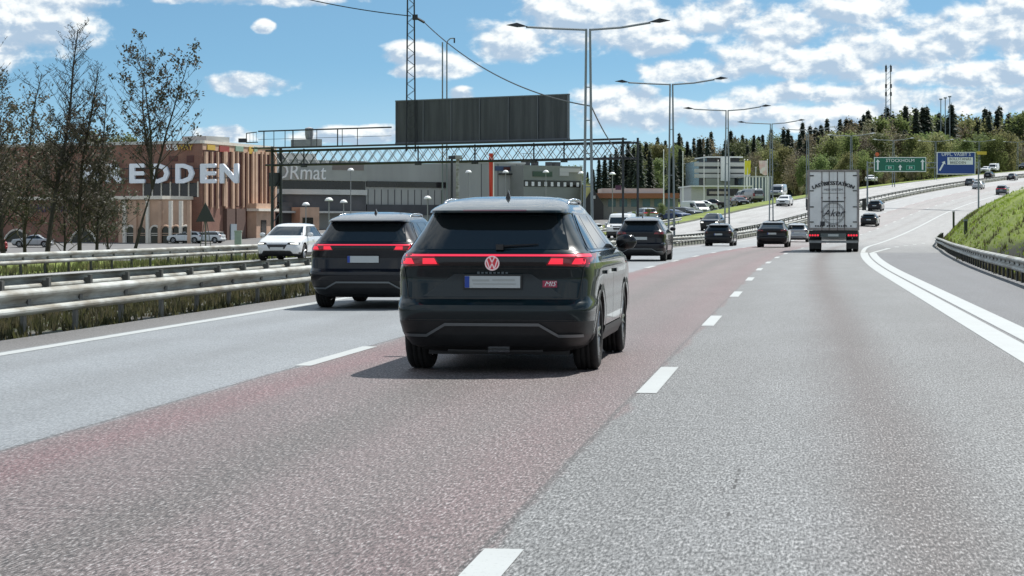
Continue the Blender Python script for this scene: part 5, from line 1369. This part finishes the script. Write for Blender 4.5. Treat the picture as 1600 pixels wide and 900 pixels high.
for k in range(2): tr, cr = leafy(40 + k, 13, .36); PT['o%d' % k] = (tr.mesh('trunk', M['bark']), cr.mesh('crown', M['leaf_olive']), 13.)
for k in range(2): tr, cr = leafy(50 + k, 13, .33); PT['g%d' % k] = (tr.mesh('trunk', M['bark']), cr.mesh('crown', M['leaf_green']), 13.)
tr, cr = leafy(60, 13, .34, 2000, .20); PT['t0'] = (tr.mesh('trunk', M['bark']), cr.mesh('crown', M['leaf_tan']), 13.)
TL = dict(c=('spruce_tree', 'dark pointed spruce of the hill forest', 'spruces in the hill forest'), o=('leafy_tree', 'olive-green rounded tree at the forest edge', 'olive trees at the forest edge'),
          g=('leafy_tree', 'fresh green rounded tree at the forest edge', 'green trees at the forest edge'), t=('budding_tree', 'brownish budding tree', 'budding trees in the forest'))
def tree(kind, x, y, H, rn):
    a, b_, h0 = PT[kind]; nm, lab, grp = TL[kind[0]]
    px_ = 800 + F * x / y; sec = ('before the sky left of the office roof' if px_ < 912 else 'above the low restaurant' if px_ < 1062 else 'left of the banded office') if px_ < 1095 else 'above the banded office' if px_ < 1180 else 'between the banded office and the truck' if px_ < 1262 else 'above the truck' if px_ < 1345 else 'around the green sign' if px_ < 1455 else 'around the blue sign' if px_ < 1530 else 'right of the blue sign'
    if H < 7.5 and kind[0] != 'c': lab = lab.split(' at the')[0].split(' among')[0].replace(' rounded tree', ' low rounded tree').replace(' budding tree', ' low budding tree')
    t = thing(nm, lab + ' ' + sec, 'tree', G(x, y), rn.uniform(0, 6.28), grp + ' ' + sec); s_ = H / h0; t.scale = (s_ * rn.uniform(.9, 1.15), s_ * rn.uniform(.9, 1.15), s_)
    link('trunk', a, t); link('crown', b_, t)
rn = random.Random(5)
SKYL = ([880, 920, 960, 1000, 1050, 1100, 1150, 1200, 1250, 1300, 1330, 1380, 1430, 1500, 1560, 1600, 1700], [275, 262, 235, 216, 211, 208, 207, 202, 197, 188, 180, 166, 164, 166, 166, 166, 166])
cnt = 0
def clear(px, Y, m=3.):
    s, lat = slat(*at(px, Y)); return lat < -27 - m
# back rows of spruce giving the skyline
px = 985
while px < 1640:
    for row, (dy, p) in enumerate(((0, 1.), (25, .8))):
        Y = lerp(560, 640, sstep(1100, 1600, px)) + dy + rn.uniform(-8, 8); q = px + rn.uniform(-4, 4)
        x, y = at(q, Y); top = zat(float(np.interp(q, *SKYL)) + rn.uniform(-7, 12), Y); H = (top - G(x, y).z) * rn.choice((1., 1., .93, .86))
        if H > 6 and clear(q, Y) and rn.random() < p:
            kk = 'c%d' % rn.randrange(3) if rn.random() < .56 else rn.choice(['o0', 'g1', 'o1', 't0', 'g0']); tree(kk, x, y, min(H, 30) * (1 if kk[0] == 'c' else .93), rn); cnt += 1
    px += 7.5
# middle and front rows, mixed
for (Y0, Y1, pr, kinds, off, stepx) in ((500, 540, 1., 'ccogco', 12, 17), (455, 495, 1., 'ocgotg', 30, 20), (415, 450, .9, 'ogtogo', 48, 23)):
    px = 1005
    while px < 1640:
        Y = rn.uniform(Y0, Y1) + (110 if px > 1480 else 60 * sstep(1350, 1480, px)); q = px + rn.uniform(-7, 7); x, y = at(q, Y)
        if q < 1215 and Y < 440: px += stepx; continue
        top = zat(float(np.interp(q, *SKYL)) + off + rn.uniform(-8, 16), Y); H = min(top - G(x, y).z, 17)
        if H > 4 and clear(q, Y) and rn.random() < pr:
            k = rn.choice(kinds); kk = {'c': 'c%d' % rn.randrange(3), 'o': 'o%d' % rn.randrange(2), 'g': 'g%d' % rn.randrange(2), 't': 't0'}[k]; tree(kk, x, y, H, rn); cnt += 1
        px += stepx
# shrubs by the far road edge
for i in range(26):
    q = rn.uniform(1225, 1470); Y = rn.uniform(395, 480); 
    if clear(q, Y, -1.): x, y = at(q, Y); tree(rn.choice(['o0', 'g0', 't0', 'g1']), x, y, rn.uniform(3, 6.5), rn)
# dark trees left of the banded office and behind the halls
for q in list(range(918, 1000, 9)): 
    Y = rn.uniform(395, 430); x, y = at(q, Y); H = zat(float(np.interp(q, *SKYL)) + rn.uniform(-6, 8), Y) - G(x, y).z; tree(rn.choice(['c0', 'c1', 'g0']), x, y, H, rn)
for q in list(range(1015, 1100, 12)):
    Y = rn.uniform(420, 440); x, y = at(q, Y); tree(rn.choice(['c0', 'c2', 'o0', 'g1']), x, y, zat(240 + rn.uniform(-10, 12), Y) - G(x, y).z, rn)
for q in (892, 902, 868, 150, 180, 205): 
    Y = 375; x, y = at(q, Y); tree('g0', x, y, zat(258 if q > 300 else 208 + rn.uniform(-6, 6), Y) - G(x, y).z, rn)
# small bushes on the car-park edge
for i in range(9):
    q = 960 + i * 26 + rn.uniform(-6, 6); Y = 232 + i * 3; x, y = at(q, Y); s, l = slat(x, y)
    if l < -24: tree(rn.choice(['g0', 'o0']), x, y, rn.uniform(1.2, 2.2), rn)

def bare_tree(label, px, Y, ytop, seed, lean=0., width=.20, leaves=1400, leafm='leaf_dark', lsz=.10, stems=1, base=.22, tr=.16, ntw=60):
    rn = random.Random(seed); x, y = at(px, Y); g = G(x, y); H = zat(ytop, Y) - g.z
    t = thing('bare_tree', label, 'tree', g, group='nearly bare trees before the mall'); tb = MB(); lf = MB(); tips = []
    def limb(p, d, L, r, lv, up):
        n = 7 if lv == 0 else 4; q = p; dd = d.copy(); pts = [p.copy()]
        for i in range(n):
            dd = (dd + Vector((rn.gauss(0, .06), rn.gauss(0, .06), up))).normalized(); e = q + dd * (L / n)
            tb.tube(q, e, r * (1 - .85 * i / n), r * (1 - .85 * (i + 1) / n) + .004, n=7 if lv == 0 else 3, caps=False); q = e; pts.append(e.copy())
            if lv >= 1: tips.append(e.copy())
        return pts
    def side(pts, d0, L, r, lv, cnt, lo):
        for k in range(cnt):
            u = lo + (1 - lo) * (k + rn.random()) / cnt; f = u * (len(pts) - 1); i = min(int(f), len(pts) - 2); q = pts[i].lerp(pts[i + 1], f - i)
            a = rn.uniform(0, 6.283); el = rn.uniform(.45, .95) if lv == 1 else rn.uniform(.1, .9)
            d = Vector((math.cos(a) * math.cos(el), math.sin(a) * math.cos(el), math.sin(el)))
            l = L * (1.15 - .85 * u) * rn.uniform(.6, 1.15); pp = limb(q, d, l, max(.013, r * (1.1 - u)), lv, .10)
            if lv < 3: side(pp, d, l * .55, r * .42, lv + 1, 5 if lv == 1 else 3, .25)
    if stems == 1: main = [limb(Vector((0, 0, -.3)), Vector((lean, 0, 1)).normalized(), H * 1.0, tr, 0, .03)]; side(main[0], None, H * width * 1.7, tr * .36, 1, ntw, base)
    else:
        b0 = limb(Vector((0, 0, -.3)), Vector((lean * 1.9, 0, 1)).normalized(), H * .42, tr, 0, .02)
        for k in range(stems):
            a = 6.283 * k / stems + .5; d = Vector((math.cos(a) * .20, math.sin(a) * .2, 1)).normalized(); m_ = limb(b0[-1], d, H * rn.uniform(.46, .58), tr * .5, 0, .05)
            side(m_, None, H * width * 1.6, tr * .24, 1, ntw // stems, .03)
    k = H / max(p[2] for p in tb.v)
    tb.v = [(a, b, c * k) for a, b, c in tb.v]
    nc = max(1, leaves // 6)
    for i in range(nc):
        p0 = rn.choice(tips); p0 = Vector((p0.x, p0.y, p0.z * k))
        if stems == 1 and rn.random() < 1.15 * (p0.z / H) ** 1.3: continue
        for _ in range(6):
            p = p0 + Vector((rn.gauss(0, .13), rn.gauss(0, .13), rn.gauss(0, .13)))
            a = Vector((rn.gauss(0, 1), rn.gauss(0, 1), rn.gauss(0, 1))).normalized() * lsz * rn.uniform(.6, 1.5); b_ = a.orthogonal().normalized() * lsz * rn.uniform(.5, 1.)
            lf.add([p - a, p + b_, p + a, p - b_], [(0, 1, 2, 3)])
    tb.build('trunk', M['bark'], t); lf.build('foliage', M[leafm], t)
bare_tree('open bare tree standing apart on the right of the group, forked low', 200, 118, 44, 3, .10, .17, 1500, lsz=.085, stems=3, tr=.15, ntw=66)
bare_tree('tallest bare tree of the group, its thin twigs against the white cloud', 70, 120, 18, 8, -.01, .15, 900, lsz=.07, stems=1, base=.38, tr=.17, ntw=70)
bare_tree('dense tree at the left edge of the view', 12, 116, 60, 12, .0, .17, 7800, 'leaf_brown', lsz=.075, base=.24, tr=.17)
bare_tree('dense brown-budded tree between the tallest one and the open one', 124, 122, 96, 15, .0, .16, 7800, 'leaf_brown', lsz=.08, base=.22, tr=.15)
bare_tree('slim leafy tree just left of the open bare tree', 147, 125, 128, 21, .02, .14, 5600, 'leaf_dark', lsz=.08, base=.24, tr=.12)
bare_tree('brownish tree behind the tallest one, low crown over the arches', 43, 130, 92, 27, .0, .19, 8600, 'leaf_brown', lsz=.085, base=.2, tr=.13)
bare_tree('tree partly outside the left edge of the view', -30, 118, 50, 31, .0, .18, 6000, 'leaf_brown', lsz=.08, base=.25, tr=.16)
bare_tree('small thin tree low in front of the giant letters', 176, 140, 176, 35, .0, .2, 5200, 'leaf_dark', lsz=.08, base=.2, tr=.08)
bare_tree('young brown tree between two taller trunks near the left edge', 98, 128, 132, 39, .0, .2, 7200, 'leaf_brown', lsz=.08, base=.2, tr=.09)
print('trees', cnt, 'objects', len(bpy.data.objects))
